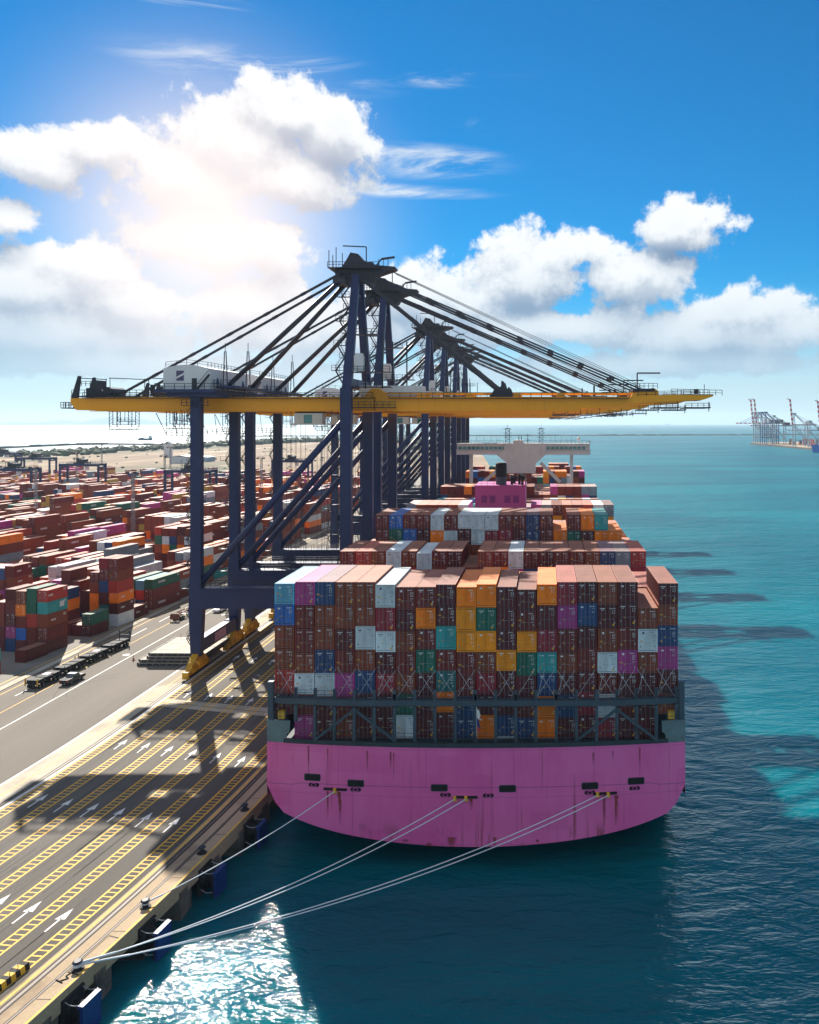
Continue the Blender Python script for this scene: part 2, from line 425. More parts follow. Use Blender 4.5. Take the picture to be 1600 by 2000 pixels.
def ground_material(name, c1, c2, sc, c3=None, sc3=0.01, rough=0.9, bump=0.15, streak=(1, 1, 1), c4=None):
    m = bpy.data.materials.new(name); m.use_nodes = True
    nt = m.node_tree; b = nt.nodes['Principled BSDF']
    tc = N(nt, 'ShaderNodeTexCoord').outputs['Object']
    n1 = N(nt, 'ShaderNodeTexNoise', ins={'Vector': VM(nt, 'MULTIPLY', tc, streak), 'Scale': sc, 'Detail': 8.0, 'Roughness': 0.7}).outputs[0]
    c = MIX(nt, MR(nt, n1, 0.32, 0.68), c1, c2)
    if c3:
        n2 = N(nt, 'ShaderNodeTexNoise', ins={'Vector': VM(nt, 'MULTIPLY', tc, streak), 'Scale': sc3, 'Detail': 6.0, 'Roughness': 0.6}).outputs[0]
        c = MIX(nt, MR(nt, n2, 0.50, 0.62), c, c3)
    if c4:
        n4 = N(nt, 'ShaderNodeTexNoise', ins={'Vector': VM(nt, 'MULTIPLY_ADD', tc, streak, (91, 37, 5)), 'Scale': sc3 * 2.2, 'Detail': 6.0, 'Roughness': 0.62}).outputs[0]
        c = MIX(nt, MR(nt, n4, 0.56, 0.66), c, c4)
    fine = N(nt, 'ShaderNodeTexNoise', ins={'Vector': tc, 'Scale': 3.5, 'Detail': 5.0, 'Roughness': 0.7}).outputs[0]
    c = MIX(nt, 1.0, c, N(nt, 'ShaderNodeCombineColor', ins={0: MR(nt, fine, 0.2, 0.8, 0.86, 1.12), 1: MR(nt, fine, 0.2, 0.8, 0.86, 1.12), 2: MR(nt, fine, 0.2, 0.8, 0.86, 1.12)}).outputs[0], 'MULTIPLY')
    nt.links.new(c, b.inputs['Base Color'])
    b.inputs['Roughness'].default_value = rough
    b.inputs['Specular IOR Level'].default_value = 0.25
    bp = N(nt, 'ShaderNodeBump', ins={'Strength': bump, 'Distance': 0.02, 'Height': fine})
    nt.links.new(bp.outputs[0], b.inputs['Normal'])
    return m
M['sand'] = ground_material('sand_and_scrub', (0.27, 0.19, 0.115), (0.17, 0.105, 0.06), 0.02, (0.075, 0.07, 0.03), 0.006, streak=(1, 0.35, 1), c4=(0.42, 0.34, 0.25))
M['asphalt'] = ground_material('worn_asphalt', (0.165, 0.142, 0.118), (0.208, 0.181, 0.150), 0.06, (0.126, 0.110, 0.093), 0.03, streak=(1, 0.12, 1))
M['lane'] = ground_material('lane_asphalt', (0.112, 0.099, 0.085), (0.150, 0.133, 0.114), 0.10, (0.084, 0.075, 0.065), 0.05, streak=(1, 0.08, 1))
M['yardpave'] = ground_material('yard_pavement', (0.20, 0.185, 0.16), (0.27, 0.25, 0.22), 0.03, (0.15, 0.14, 0.125), 0.02)
M['concrete'] = ground_material('quay_concrete', (0.46, 0.345, 0.225), (0.38, 0.285, 0.185), 0.12, (0.28, 0.205, 0.135), 0.09)
M['paleconc'] = ground_material('pale_concrete', (0.52, 0.45, 0.35), (0.44, 0.38, 0.29), 0.15, (0.34, 0.29, 0.22), 0.08)
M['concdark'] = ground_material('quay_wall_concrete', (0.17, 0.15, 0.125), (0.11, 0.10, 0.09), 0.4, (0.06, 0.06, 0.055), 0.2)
def worn(name, col, thr=0.36):
    m = mat(name, col, 0.7, 0.12, 0.8, dirt=(0.17, 0.15, 0.13), dirt_amt=0.9)
    return m
M['mark_yellow'] = worn('yellow_road_marking', (0.74, 0.41, 0.03))
M['mark_white'] = worn('white_road_marking', (0.72, 0.70, 0.66))
M['groove'] = mat('dark_rail_groove', (0.02, 0.017, 0.015), 0.8, 0.2)
M['railsteel'] = mat('rail_steel', (0.13, 0.085, 0.06), 0.6, 0.3, 0.6)

# land: sandy plain behind the terminal
shore = [(-46, 560), (-60, 900), (-95, 1250), (-180, 1700), (-330, 2250), (-520, 2450), (-660, 2250), (-745, 1830), (-790, 1480), (-800, 1180), (-1050, 960), (-1700, 820)]
land = [(-41 + s_curve(y), y) for y in (-60, 0, 30, 50, 60, 70, 80, 90, 100, 110, 120, 130, 140, 300)] + shore + [(-1700, -60)]
mb = MB(); mb.prism(land, -2.0, Q - 0.03)
tag(mb.build('ground', M['sand']), 'sandy scrub plain behind the container yard', kind='structure')
# yard pavement
mb = MB()
yp = [(-101, 30), (-101, 760), (-200, 800), (-430, 760), (-520, 500), (-430, 30)]
mb.prism(yp, Q - 0.5, Q - 0.012)
tag(mb.build('yard_pavement', M['yardpave']), 'pale pavement of the container yard', kind='structure')
# apron asphalt
mb = MB()
strip(mb, -102.0, -74.2, 20, 760, Q); strip(mb, -69.0, -40.8, 20, 760, Q, 1); strip(mb, -74.2, -69.0, 20, 760, Q - 0.005)
road = tag(mb.build('road', [M['asphalt'], M['lane']]), 'asphalt apron with painted truck lanes', kind='structure')
# quay edge beam: deck slab over the water on a recessed wall
mb = MB()
ys = YS(20, 760)
for a, b in zip(ys, ys[1:]):
    sa, sb = s_curve(a), s_curve(b)
    x0, x1 = -41.0, QE
    mb.hexa([(x0 + sa, a, 2.3), (x1 + sa, a, 2.3), (x1 + sb, b, 2.3), (x0 + sb, b, 2.3), (x0 + sa, a, Q + 0.004), (x1 + sa, a, Q + 0.004), (x1 + sb, b, Q + 0.004), (x0 + sb, b, Q + 0.004)])
quay = tag(mb.build('quay', M['concrete']), 'concrete quay edge beside the ship', kind='structure')
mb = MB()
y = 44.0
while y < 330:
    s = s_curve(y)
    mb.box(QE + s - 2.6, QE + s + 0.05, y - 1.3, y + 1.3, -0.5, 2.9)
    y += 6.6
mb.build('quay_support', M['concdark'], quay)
# yellow edge line, rail grooves, rails, joints
mb = MB(); strip(mb, QE - 0.28, QE - 0.05, 30, 420, Q + 0.009); strip(mb, -40.75, -40.5, 30, 420, Q + 0.009)
mb.build('edge_line', M['mark_yellow'], quay)
mb = MB()
for a, b in ((-40.28, -40.06), (-39.74, -39.52), (-38.42, -38.32), (-38.16, -38.06)): strip(mb, a, b, 30, 700, Q + 0.008)
mb.build('rail_groove', M['groove'], quay)
mb = MB(); strip(mb, -40.06, -39.74, 30, 700, Q + 0.012); strip(mb, -38.32, -38.16, 30, 700, Q + 0.012)
mb.build('crane_rail', M['railsteel'], quay)
mb = MB()
for k in range(14):
    y = 52 + k * 9.5; s = s_curve(y); t = s_curve(y + .09)
    mb.quad((-38.0 + s, y, Q + .008), (QE - .3 + s, y, Q + .008), (QE - .3 + t, y + .09, Q + .008), (-38.0 + t, y + .09, Q + .008))
for y in (74.5, 79.8):
    s = s_curve(y); mb.quad((-37.9 + s, y, Q + .012), (QE - .3 + s, y - .4, Q + .012), (QE - .3 + s, y - .25, Q + .012), (-37.9 + s, y + .15, Q + .012))
strip(mb, -37.95, -37.85, 74.5, 79.8, Q + .012)
mb.build('concrete_joint', M['groove'], quay)
# landside rail strip
mb = MB(); strip(mb, -74.2, -69.0, 30, 700, Q + .004)
ls = mb.build('rail_strip', M['paleconc'], road)
mb = MB()
for a, b in ((-70.25, -70.05), (-69.75, -69.55)): strip(mb, a, b, 30, 700, Q + .009)
mb.build('rail_groove', M['groove'], road)
mb = MB(); strip(mb, -70.05, -69.75, 30, 700, Q + .013); mb.build('crane_rail', M['railsteel'], road)
mb = MB(); strip(mb, -74.5, -74.1, 30, 700, Q + .009); strip(mb, -69.3, -68.9, 30, 700, Q + .009)
strip(mb, -89.1, -88.85, 60, 480, Q + .006)
for k in range(12):
    y = 136 + k * 14; strip(mb, -97.3, -97.05, y, y + 7.5, Q + .006)
mb.build('white_line', M['mark_white'], road)
mb = MB(); strip(mb, -94.1, -93.93, 60, 480, Q + .006); strip(mb, -100.4, -100.2, 60, 480, Q + .006); strip(mb, -72.0, -71.85, 60, 300, Q + .009)
mb.build('yellow_line', M['mark_yellow'], road)
# kerb strip towards the yard: a raised concrete drain line
mb = MB()
ys = YS(40, 640)
for a, b in zip(ys, ys[1:]):
    sa, sb = s_curve(a), s_curve(b)
    mb.hexa([(-103.1 + sa, a, 3.6), (-101.6 + sa, a, 3.6), (-101.6 + sb, b, 3.6), (-103.1 + sb, b, 3.6), (-103.1 + sa, a, 4.10), (-101.6 + sa, a, 4.10), (-101.6 + sb, b, 4.10), (-103.1 + sb, b, 4.10)])
tag(mb.build('kerb', M['paleconc']), 'pale raised concrete kerb between road and yard', kind='structure')
mb = MB(); strip(mb, -104.4, -104.15, 60, 480, Q + .004); mb.build('yard_line', M['mark_yellow'], bpy.data.objects['yard_pavement'])
# transverse concrete strip across the lanes
mb = MB()
mb.quad((-69, 144.8, Q + .004), (-40.9, 138.0, Q + .004), (-40.9, 141.8, Q + .004), (-69, 148.6, Q + .004))
mb.build('concrete_crossing', M['paleconc'], road)
mb = MB(); mb.quad((-72, 147.2, Q + .010), (-40.9, 139.7, Q + .010), (-40.9, 139.85, Q + .010), (-72, 147.35, Q + .010)); mb.build('expansion_joint', M['groove'], road)
# seven yellow ladder lines, six lanes of arrows
LX = [-42.5 - 4.25 * i for i in range(7)]
for x in LX:
    mb = MB()
    strip(mb, x - .75, x - .53, 44, 420, Q + .008); strip(mb, x + .53, x + .75, 44, 420, Q + .008)
    y = 44.0
    while y < 270:
        s, t = s_curve(y), s_curve(y + .18)
        mb.quad((x - .53 + s, y, Q + .008), (x + .53 + s, y - .12, Q + .008), (x + .53 + t, y + .06, Q + .008), (x - .53 + t, y + .18, Q + .008))
        y += 0.8 if y < 130 else 1.2
    mb.build('ladder_marking', M['mark_yellow'], road)
arrow = None
for yr in (60, 80.5, 100, 119, 142.5, 166, 190):
    for i in range(6):
        x = (LX[i] + LX[i + 1]) / 2
        y = yr + i * 1.3
        s = s_curve(y); sl = (s_curve(y + 3.6) - s) / 3.6
        mb = MB()
        z = Q + .008
        sh = lambda px_, py_: (x + s + px_ + sl * py_, y + py_, z)
        mb.quad(sh(-.10, 0), sh(.10, 0), sh(.10, 2.2), sh(-.10, 2.2))
        mb.add([sh(-.52, 2.0), sh(.52, 2.0), sh(0, 3.9)], ((0, 1, 2),))
        mb.build('arrow_marking', M['mark_white'], road)
mb = MB(); c = px(247, 1279); mb.prism([(c[0] + .75 * cos(t * pi / 10), c[1] + .75 * sin(t * pi / 10)) for t in range(20)], Q + .002, Q + .010); mb.build('manhole_cover', M['mark_white'], road)
M['patch'] = ground_material('asphalt_repair', (0.098, 0.088, 0.077), (0.12, 0.108, 0.095), 0.4)
for (x_, y_, w_, l_) in ((-50, 92, 2.6, 5), (-57.5, 111, 3.0, 7), (-63, 100, 2.0, 4), (-47, 128, 2.4, 6), (-60, 131, 3.2, 4), (-54, 78, 2.2, 3.5)):
    mb = MB(); strip(mb, x_ - w_ / 2, x_ + w_ / 2, y_, y_ + l_, Q + .0025); mb.build('asphalt_patch', M['patch'], road)
# tyre scuffs: dark streak sheets along the lanes
M['scuff'] = mat('tyre_scuff', (0.085, 0.078, 0.07), 0.9, 0.3, 0.4)
mb = MB()
for k in range(60):
    i = random.randrange(6); x = (LX[i] + LX[i + 1]) / 2 + random.uniform(-1.1, 1.1); y = random.uniform(60, 150)
    strip(mb, x - .09, x + .09, y, y + random.uniform(6, 22), Q + .003)
cx, cy = px(215, 1345)
for k in range(22):
    a0, a1 = 1.9 + k * .09, 1.9 + (k + 1) * .09
    for r in (7.0, 9.0):
        mb.quad((cx + r * cos(a0), cy + r * sin(a0), Q + .003), (cx + (r + .16) * cos(a0), cy + (r + .16) * sin(a0), Q + .003), (cx + (r + .16) * cos(a1), cy + (r + .16) * sin(a1), Q + .003), (cx + r * cos(a1), cy + r * sin(a1), Q + .003))
mb.build('tyre_mark', M['scuff'], road)

# breakwaters, far mountains
M['rock'] = mat('breakwater_rock', (0.10, 0.085, 0.07), 0.9, 0.4, 0.2)
def breakwater(name, pts, w, label):
    mb = MB()
    for (a, b) in zip(pts, pts[1:]):
        L = sqrt((b[0] - a[0]) ** 2 + (b[1] - a[1]) ** 2); n = max(2, int(L / 28))
        for k in range(n):
            t0, t1 = k / n, (k + 1) / n
            p = [(a[0] + (b[0] - a[0]) * t, a[1] + (b[1] - a[1]) * t) for t in (t0, t1)]
            h = 4.2 + random.uniform(-.8, 1.2)
            mb.hexa([(p[0][0], p[0][1] - w, -1), (p[1][0], p[1][1] - w, -1), (p[1][0], p[1][1] + w, -1), (p[0][0], p[0][1] + w, -1),
                     (p[0][0], p[0][1] - w * .4, h), (p[1][0], p[1][1] - w * .4, h), (p[1][0], p[1][1] + w * .4, h), (p[0][0], p[0][1] + w * .4, h)])
    tag(mb.build(name, M['rock']), label, 'breakwater')
W0 = lambda x, y: px(x, y, 0.0)
breakwater('breakwater', [W0(-60, 879), W0(60, 873.5), W0(150, 869.5), W0(210, 868.5), W0(300, 869.5), W0(400, 871.5)], 9, 'low rocky breakwater curving across the bright water behind the left yard')
breakwater('breakwater', [W0(470, 853), W0(700, 852), W0(1000, 851.5), W0(1460, 850), W0(1700, 849)], 12, 'long straight breakwater far across the open sea behind the ship')
M['hill'] = mat('far_hills', (0.06, 0.08, 0.07), 1.0, 0.2)
mb = MB()
prof = [(-40, 0), (0, 6), (40, 3), (90, 10), (130, 6), (160, 13), (190, 17), (220, 11), (250, 12), (290, 5), (330, 2), (380, 0)]
D = 21000
for a, b in zip(prof, prof[1:]):
    xa, xb = (a[0] - VX) * D / F, (b[0] - VX) * D / F
    za, zb = a[1] * D / F, b[1] * D / F
    mb.quad((xa, D, -5), (xb, D, -5), (xb, D + 700, zb), (xa, D + 700, za)); mb.quad((xb, D + 1700, -5), (xa, D + 1700, -5), (xa, D + 700, za), (xb, D + 700, zb))
tag(mb.build('hills', M['hill']), 'faint blue hills on the horizon', kind='structure')

# haze
hm = bpy.data.materials.new('sea_haze'); hm.use_nodes = True
nt = hm.node_tree; nt.nodes.clear()
o_ = N(nt, 'ShaderNodeOutputMaterial')
pv = N(nt, 'ShaderNodeVolumePrincipled', ins={'Color': (0.62, 0.84, 1.0, 1), 'Density': 0.00005, 'Anisotropy': 0.25})
nt.links.new(pv.outputs[0], o_.inputs['Volume'])
mb = MB(); mb.box(-25600, 25600, -600, 25600, -6, 300)
hz = mb.build('haze', hm)
tag(hz, 'thin pale sea haze over the water', kind='stuff')

# ------------------------------------------------------------------ the ship
SX0, SX1 = -34.45, 17.25         # hull sides
SCX = (SX0 + SX1) / 2
ship = tag(empty('container_ship', (SCX, 101, 0)), 'large magenta-hulled container ship moored at the quay, seen from its stern', 'container ship')
SO = (SCX, 101, 0)

def hull_material():
    m = bpy.data.materials.new('pink_hull_paint'); m.use_nodes = True
    nt = m.node_tree; b = nt.nodes['Principled BSDF']
    tc = N(nt, 'ShaderNodeTexCoord').outputs['Object']
    n1 = N(nt, 'ShaderNodeTexNoise', ins={'Vector': VM(nt, 'MULTIPLY', tc, (1, 1, 0.35)), 'Scale': 0.13, 'Detail': 6.0, 'Roughness': 0.65}).outputs[0]
    c = MIX(nt, MR(nt, n1, 0.3, 0.7), (0.76, 0.110, 0.350), (0.84, 0.170, 0.430))
    # repaint patches
    br = N(nt, 'ShaderNodeTexBrick', ins={'Vector': VM(nt, 'MULTIPLY', N(nt, 'ShaderNodeVectorRotate', rotation_type='X_AXIS', ins={'Vector': tc, 'Angle': R(-90)}).outputs[0], (1, 1, 1)), 'Scale': 0.11, 'Mortar Size': 0.0, 'Color1': (0.25, 0.25, 0.25, 1), 'Color2': (0.8, 0.8, 0.8, 1)})
    c = MIX(nt, MA(nt, 'MULTIPLY', MR(nt, br.outputs[0], 0.55, 0.8), 0.28), c, (0.66, 0.07, 0.28))
    # rust running down in narrow streaks
    sp = N(nt, 'ShaderNodeSeparateXYZ', ins={0: tc})
    st = N(nt, 'ShaderNodeTexNoise', ins={'Vector': VM(nt, 'MULTIPLY', tc, (1.0, 0.2, 0.035)), 'Scale': 1.5, 'Detail': 4.0, 'Roughness': 0.6}).outputs[0]
    rs = MA(nt, 'MULTIPLY', MR(nt, st, 0.575, 0.70), MR(nt, n1, 0.35, 0.60))
    c = MIX(nt, MA(nt, 'MULTIPLY', rs, 0.80), c, (0.34, 0.045, 0.06))
    pt = N(nt, 'ShaderNodeTexNoise', ins={'Vector': VM(nt, 'MULTIPLY', tc, (0.6, 0.3, 0.25)), 'Scale': 0.9, 'Detail': 7.0, 'Roughness': 0.7}).outputs[0]
    bot = MR(nt, sp.outputs[2], 6.0, 2.6)
    c = MIX(nt, MA(nt, 'MULTIPLY', MR(nt, pt, 0.56, 0.66), bot), c, (0.22, 0.045, 0.03))
    # plate seams
    sm = N(nt, 'ShaderNodeTexWave', wave_type='BANDS', bands_direction='Z', ins={'Vector': tc, 'Scale': 0.055, 'Distortion': 0.0}).outputs[0]
    c = MIX(nt, MA(nt, 'MULTIPLY', MR(nt, sm, 0.9995, 1.0), 0.35), c, (0.2, 0.03, 0.12))
    nt.links.new(c, b.inputs['Base Color'])
    b.inputs['Roughness'].default_value = 0.42
    fn = N(nt, 'ShaderNodeTexNoise', ins={'Vector': tc, 'Scale': 0.35, 'Detail': 3.0}).outputs[0]
    bp = N(nt, 'ShaderNodeBump', ins={'Strength': 0.25, 'Distance': 0.15, 'Height': fn})
    nt.links.new(bp.outputs[0], b.inputs['Normal'])
    return m
M['hull'] = hull_material()

DZ = 14.6                       # top of the pink plating
def tr_y(x):                    # transom bulges aft amidships
    u = (x - SCX) / 25.85
    return 99.3 + 2.0 * u * u
def tr_bot(x):                  # lower edge of the transom
    u = min(1.0, abs((x - SCX) / 25.85))
    return 2.6 + 2.9 * u ** 2 + 1.6 * u ** 6 + (2.2 * max(0, u - .94) / .06)
nx = 48
xs = [SX0 + (SX1 - SX0) * i / nx for i in range(nx + 1)]
mb = MB(SO)
rows = 6
for i in range(nx):
    for k in range(rows):
        p = []
        for x, kk in ((xs[i], k), (xs[i + 1], k), (xs[i + 1], k + 1), (xs[i], k + 1)):
            zb = tr_bot(x); z = zb + (DZ - zb) * kk / rows
            p.append((x, tr_y(x), z))
        mb.quad(*p)
# counter under the transom runs forward and down into the water
for i in range(nx):
    a, b = xs[i], xs[i + 1]
    mb.quad((a, tr_y(a), tr_bot(a)), (a, 112, min(tr_bot(a) - 1.0, 1.6)), (b, 112, min(tr_bot(b) - 1.0, 1.6)), (b, tr_y(b), tr_bot(b)), 1)
    mb.quad((a, 112, min(tr_bot(a) - 1.0, 1.6)), (a, 128, -2.5), (b, 128, -2.5), (b, 112, min(tr_bot(b) - 1.0, 1.6)), 1)
# sides, bow
stn = [101.3, 106, 112, 128, 160, 360, 400, 425, 445, 458, 466]
hb = [25.85, 25.85, 25.85, 25.85, 25.85, 25.85, 23.5, 19.5, 13.5, 7.0, 0.5]
for s in (-1, 1):
    for i in range(len(stn) - 1):
        ya, yb = stn[i], stn[i + 1]; xa, xb = SCX + s * hb[i], SCX + s * hb[i + 1]
        za = [8.0, 7.0, 5.8, -2.5][i] if i < 4 else -2.5
        zb2 = [7.0, 5.8, -2.5, -2.5][i] if i < 4 else -2.5
        q = [(xa, ya, za), (xb, yb, zb2), (xb, yb, DZ + (3 if yb > 440 else 0)), (xa, ya, DZ + (3 if ya > 440 else 0))]
        mb.quad(*(q if s > 0 else q[::-1]))
hull = mb.build('hull', [M['hull'], M['under']], ship, False)
# deck
mb = MB(SO)
pts = [(SCX + s * (h - .05), y) for s, seq in ((1, list(zip(stn, hb))), (-1, list(zip(stn, hb))[::-1])) for y, h in seq]
mb.prism(pts, DZ - .6, DZ - .15)
mb.build('deck', M['deck'], ship)
# sheer strake: dark edge strip over the transom
mb = MB(SO)
for i in range(2, nx - 2):
    a, b = xs[i], xs[i + 1]
    for dz0, dz1, dy in ((0.0, 0.50, 0.06),):
        mb.hexa([(a, tr_y(a) - dy, DZ + dz0), (b, tr_y(b) - dy, DZ + dz0), (b, tr_y(b) + .25, DZ + dz0), (a, tr_y(a) + .25, DZ + dz0), (a, tr_y(a) - dy, DZ + dz1), (b, tr_y(b) - dy, DZ + dz1), (b, tr_y(b) + .25, DZ + dz1), (a, tr_y(a) + .25, DZ + dz1)])
mb.build('deck_edge', M['deck'], ship)
mb = MB(SO)
mb.rail([(xs[i], tr_y(xs[i]) + .15, DZ + .5) for i in range(4, nx - 3, 4)], 1.15, 1.1, 0.022)
mb.build('stern_railing', M['lash'], ship)
# weld seam across the transom
mb = MB(SO)
for i in range(nx):
    a, b = xs[i], xs[i + 1]; z = 9.75
    za = z if abs(i - nx / 2) < nx * .42 else z - .25; zb = z if abs(i + 1 - nx / 2) < nx * .42 else z - .25
    mb.quad((a, tr_y(a) - .012, za), (b, tr_y(b) - .012, zb), (b, tr_y(b) - .012, zb + .05), (a, tr_y(a) - .012, za + .05))
mb.build('weld_seam', M['magenta_dark'], ship)
for sx_, z0_, z1_ in ((661, 9.8, 14.5), (689, 3.4, 9.7), (834, 9.8, 14.5), (1004, 9.8, 14.5), (1010, 2.9, 9.7), (1160, 9.8, 14.5), (1219, 4.5, 9.7)):
    mb = MB(SO); X_ = (sx_ - VX) * 100.2 / F
    mb.quad((X_ - .02, tr_y(X_) - .012, z0_), (X_ + .02, tr_y(X_) - .012, z0_), (X_ + .02, tr_y(X_) - .012, z1_), (X_ - .02, tr_y(X_) - .012, z1_)); mb.build('plate_seam', M['magenta'], ship)
# corner bulwarks with rounded cut-out
def bulwark(s):
    mb = MB(SO)
    X = lambda d: (SX0 + d) if s < 0 else (SX1 - d)
    out = [(0, DZ + .02), (2.45, DZ + .02), (2.45, DZ + .75), (2.55, DZ + 1.1), (2.9, DZ + 1.35), (2.95, DZ + 2.7), (0, DZ + 2.7)]
    n = len(out)
    f = [(X(a), tr_y(X(a)) - .03, z) for a, z in out]; bk = [(X(a), tr_y(X(a)) + .3, z) for a, z in out]
    mb.add(f + bk, [tuple(range(n)), tuple(range(2 * n - 1, n - 1, -1))] + [(i, (i + 1) % n, n + (i + 1) % n, n + i) for i in range(n)])
    x = X(0.12); mb.box(min(X(0), X(.25)), max(X(0), X(.25)), 101.4, 118, DZ, DZ + 2.7)
    mb.build('bulwark', M['bulwark'], ship)
    # tall corner post, small yellow locker
    mb = MB(SO); mb.box(min(X(.1), X(.75)), max(X(.1), X(.75)), 101.2, 101.9, DZ + 2.7, DZ + 7.4); mb.build('corner_post', M['lash'], ship)
    mb = MB(SO); mb.box(min(X(1.3), X(2.1)), max(X(1.3), X(2.1)), 101.4, 102.0, DZ + 2.75, DZ + 3.7); mb.build('locker', M['yellow'], ship)
    mb = MB(SO); mb.rail([(X(.1), 101.3, DZ + 5.4), (X(2.4), 101.1, DZ + 5.4)], 1.0, .7, .025); mb.rail([(X(.1), 101.3, DZ + 2.7), (X(2.4), 101.1, DZ + 2.7)], 1.0, .7, .025); mb.build('side_railing', M['lash'], ship)
for s in (-1, 1): bulwark(s)
# aft lashing bridge
YB = 100.3
PITCH = (SX1 - SX0 - 2.2) / 20
BX0 = SX0 + 1.1
for i in range(21):
    x = BX0 + PITCH * i
    if i in (0,): continue
    y = max(tr_y(x) + .35, YB)
    mb = MB(SO); z0 = DZ + (2.7 if i in (1, 20) else .1)
    if i in (1, 20): z0 = DZ + 2.6
    mb.beam((x, y, z0), (x, y, 19.2), .38, .3)
    mb.beam((x, y + .1, 20.0), (x, y + .1, 21.3), .34, .3)
    mb.build('lashing_post', M['lash'], ship)
mb = MB(SO)
for i in range(20):
    a, b = BX0 + PITCH * i, BX0 + PITCH * (i + 1)
    if i == 0: a = SX0 + .1
    if i == 19: b = SX1 - .1
    ya, yb = max(tr_y(a) + .25, YB), max(tr_y(b) + .25, YB)
    mb.hexa([(a, ya, 19.3), (b, yb, 19.3), (b, yb + 1.0, 19.3), (a, ya + 1.0, 19.3), (a, ya, 20.0), (b, yb, 20.0), (b, yb + 1.0, 20.0), (a, ya + 1.0, 20.0)])
mb.build('lashing_beam', M['lash'], ship)
mb = MB(SO); mb.rail([(BX0 + PITCH * i, max(tr_y(BX0 + PITCH * i) + .3, YB), 20.0) for i in range(21)], 1.1, 1.2, .02); mb.build('beam_railing', M['lash'], ship)
for (i0, i1, up) in ((2, 4, 1), (4, 6, -1), (15, 17, 1), (17, 19, -1)):
    xa, xb = BX0 + PITCH * i0, BX0 + PITCH * i1
    mb = MB(SO); mb.beam((xa, YB + .1, DZ + .5 if up > 0 else 18.9), (xb, YB + .1, 18.9 if up > 0 else DZ + .5), .3); mb.build('lashing_brace', M['lash'], ship)
for i in (6, 10, 12, 14, 16):
    x = BX0 + PITCH * i; mb = MB(SO); mb.box(x - .3, x + .3, YB - .05, YB + .3, 20.05, 20.75); mb.build('control_box', M['lash'], ship)
# lashing rods crossed over the fifth tier
mb = MB(SO)
for i in range(20):
    x = BX0 + PITCH * i + .15; x2 = x + PITCH - .3
    zt = 23.2 + random.uniform(0, .3)
    if random.random() < .8: mb.tube((x, 101.5, 20.1), (x2, 101.8, zt), .022, 4)
    if random.random() < .8: mb.tube((x2, 101.5, 20.1), (x, 101.8, zt), .022, 4)
    if random.random() < .3: mb.tube((x, 101.5, 20.1), (x + .9, 101.8, zt), .022, 4)
tag(mb.build('lashing_rods', M['rope'], ship), kind='stuff')
# lower coaming behind the posts
mb = MB(SO); mb.box(BX0 + PITCH, BX0 + PITCH * 19, 101.2, 101.6, DZ - .2, DZ + .25); mb.build('hatch_coaming', M['deck'], ship)
# mooring openings on the transom
def on_tr(x, z): return (x, tr_y(x), z)
def rrect(cx, cz, w, h, r, n=5):
    pts = []
    for (sx, sz, a0) in ((1, 1, 0), (-1, 1, 90), (-1, -1, 180), (1, -1, 270)):
        for k in range(n):
            a = R(a0 + 90 * k / (n - 1)); pts.append((cx + sx * (w / 2 - r) + r * cos(a), cz + sz * (h / 2 - r) + r * sin(a)))
    return pts
def plate(mb, outline, d0, d1, m=0):
    n = len(outline)
    f = [(x, tr_y(x) + d0, z) for x, z in outline]; b = [(x, tr_y(x) + d1, z) for x, z in outline]
    mb.add(f + b, [tuple(range(n)), tuple(range(2 * n - 1, n - 1, -1))] + [((i + 1) % n, i, n + i, n + (i + 1) % n) for i in range(n)], m)
def hp(x, y): return ((x - VX) * 100.2 / F, HC - (y - VY) * 100.2 / F)
for (x, y) in ((609, 1520), (696, 1528), (860, 1532.5), (992, 1534), (1152, 1532.5), (1243, 1527)):
    cx, cz = hp(x, y); mb = MB(SO)
    plate(mb, rrect(cx, cz, 2.05, .86, .16), -.05, .05, 0); plate(mb, rrect(cx, cz, 1.85, .68, .1), -.075, .05, 1)
    mb.build('mooring_port', [M['deck'], M['black']], ship)
for (x, y) in ((612, 1534.5), (696, 1540), (872, 1546), (955, 1547), (1152, 1545.5), (1240, 1541)):
    cx, cz = hp(x, y); mb = MB(SO)
    plate(mb, rrect(cx, cz, 1.32, .46, .22), -.05, .05, 0); 
    n = 14
    for k in range(n):
        a0, a1 = 2 * pi * k / n, 2 * pi * (k + 1) / n
        mb.tube((cx + .62 * .5 * cos(a0), tr_y(cx) - .08, cz + .2 * sin(a0)), (cx + .62 * .5 * cos(a1), tr_y(cx) - .08, cz + .2 * sin(a1)), .06, 5, m=1)
    mb.build('panama_chock', [M['black'], M['magenta']], ship)
FAIR = {}
for (x, y, key, rollers) in ((655, 1541, 'a', (0.0,)), (911, 1550, 'b', (-1.3, .05)), (1182, 1548, 'c', (-.95, .35))):
    cx, cz = hp(x, y); mb = MB(SO)
    plate(mb, rrect(cx, cz, 2.95, .28, .1), -.12, .05, 0)
    fl = mb.build('roller_fairlead', M['black'], ship)
    FAIR[key] = []
    for rx in rollers:
        mb = MB(SO); mb.tube((cx + rx, tr_y(cx) - .25, cz - .32), (cx + rx, tr_y(cx) - .25, cz + .18), .2, 10); mb.tube((cx + rx, tr_y(cx) - .25, cz - .32), (cx + rx, tr_y(cx) - .25, cz - .24), .3, 10)
        mb.build('roller', M['yellow'], fl)
        FAIR[key].append((cx + rx, tr_y(cx) - .42, cz - .1))
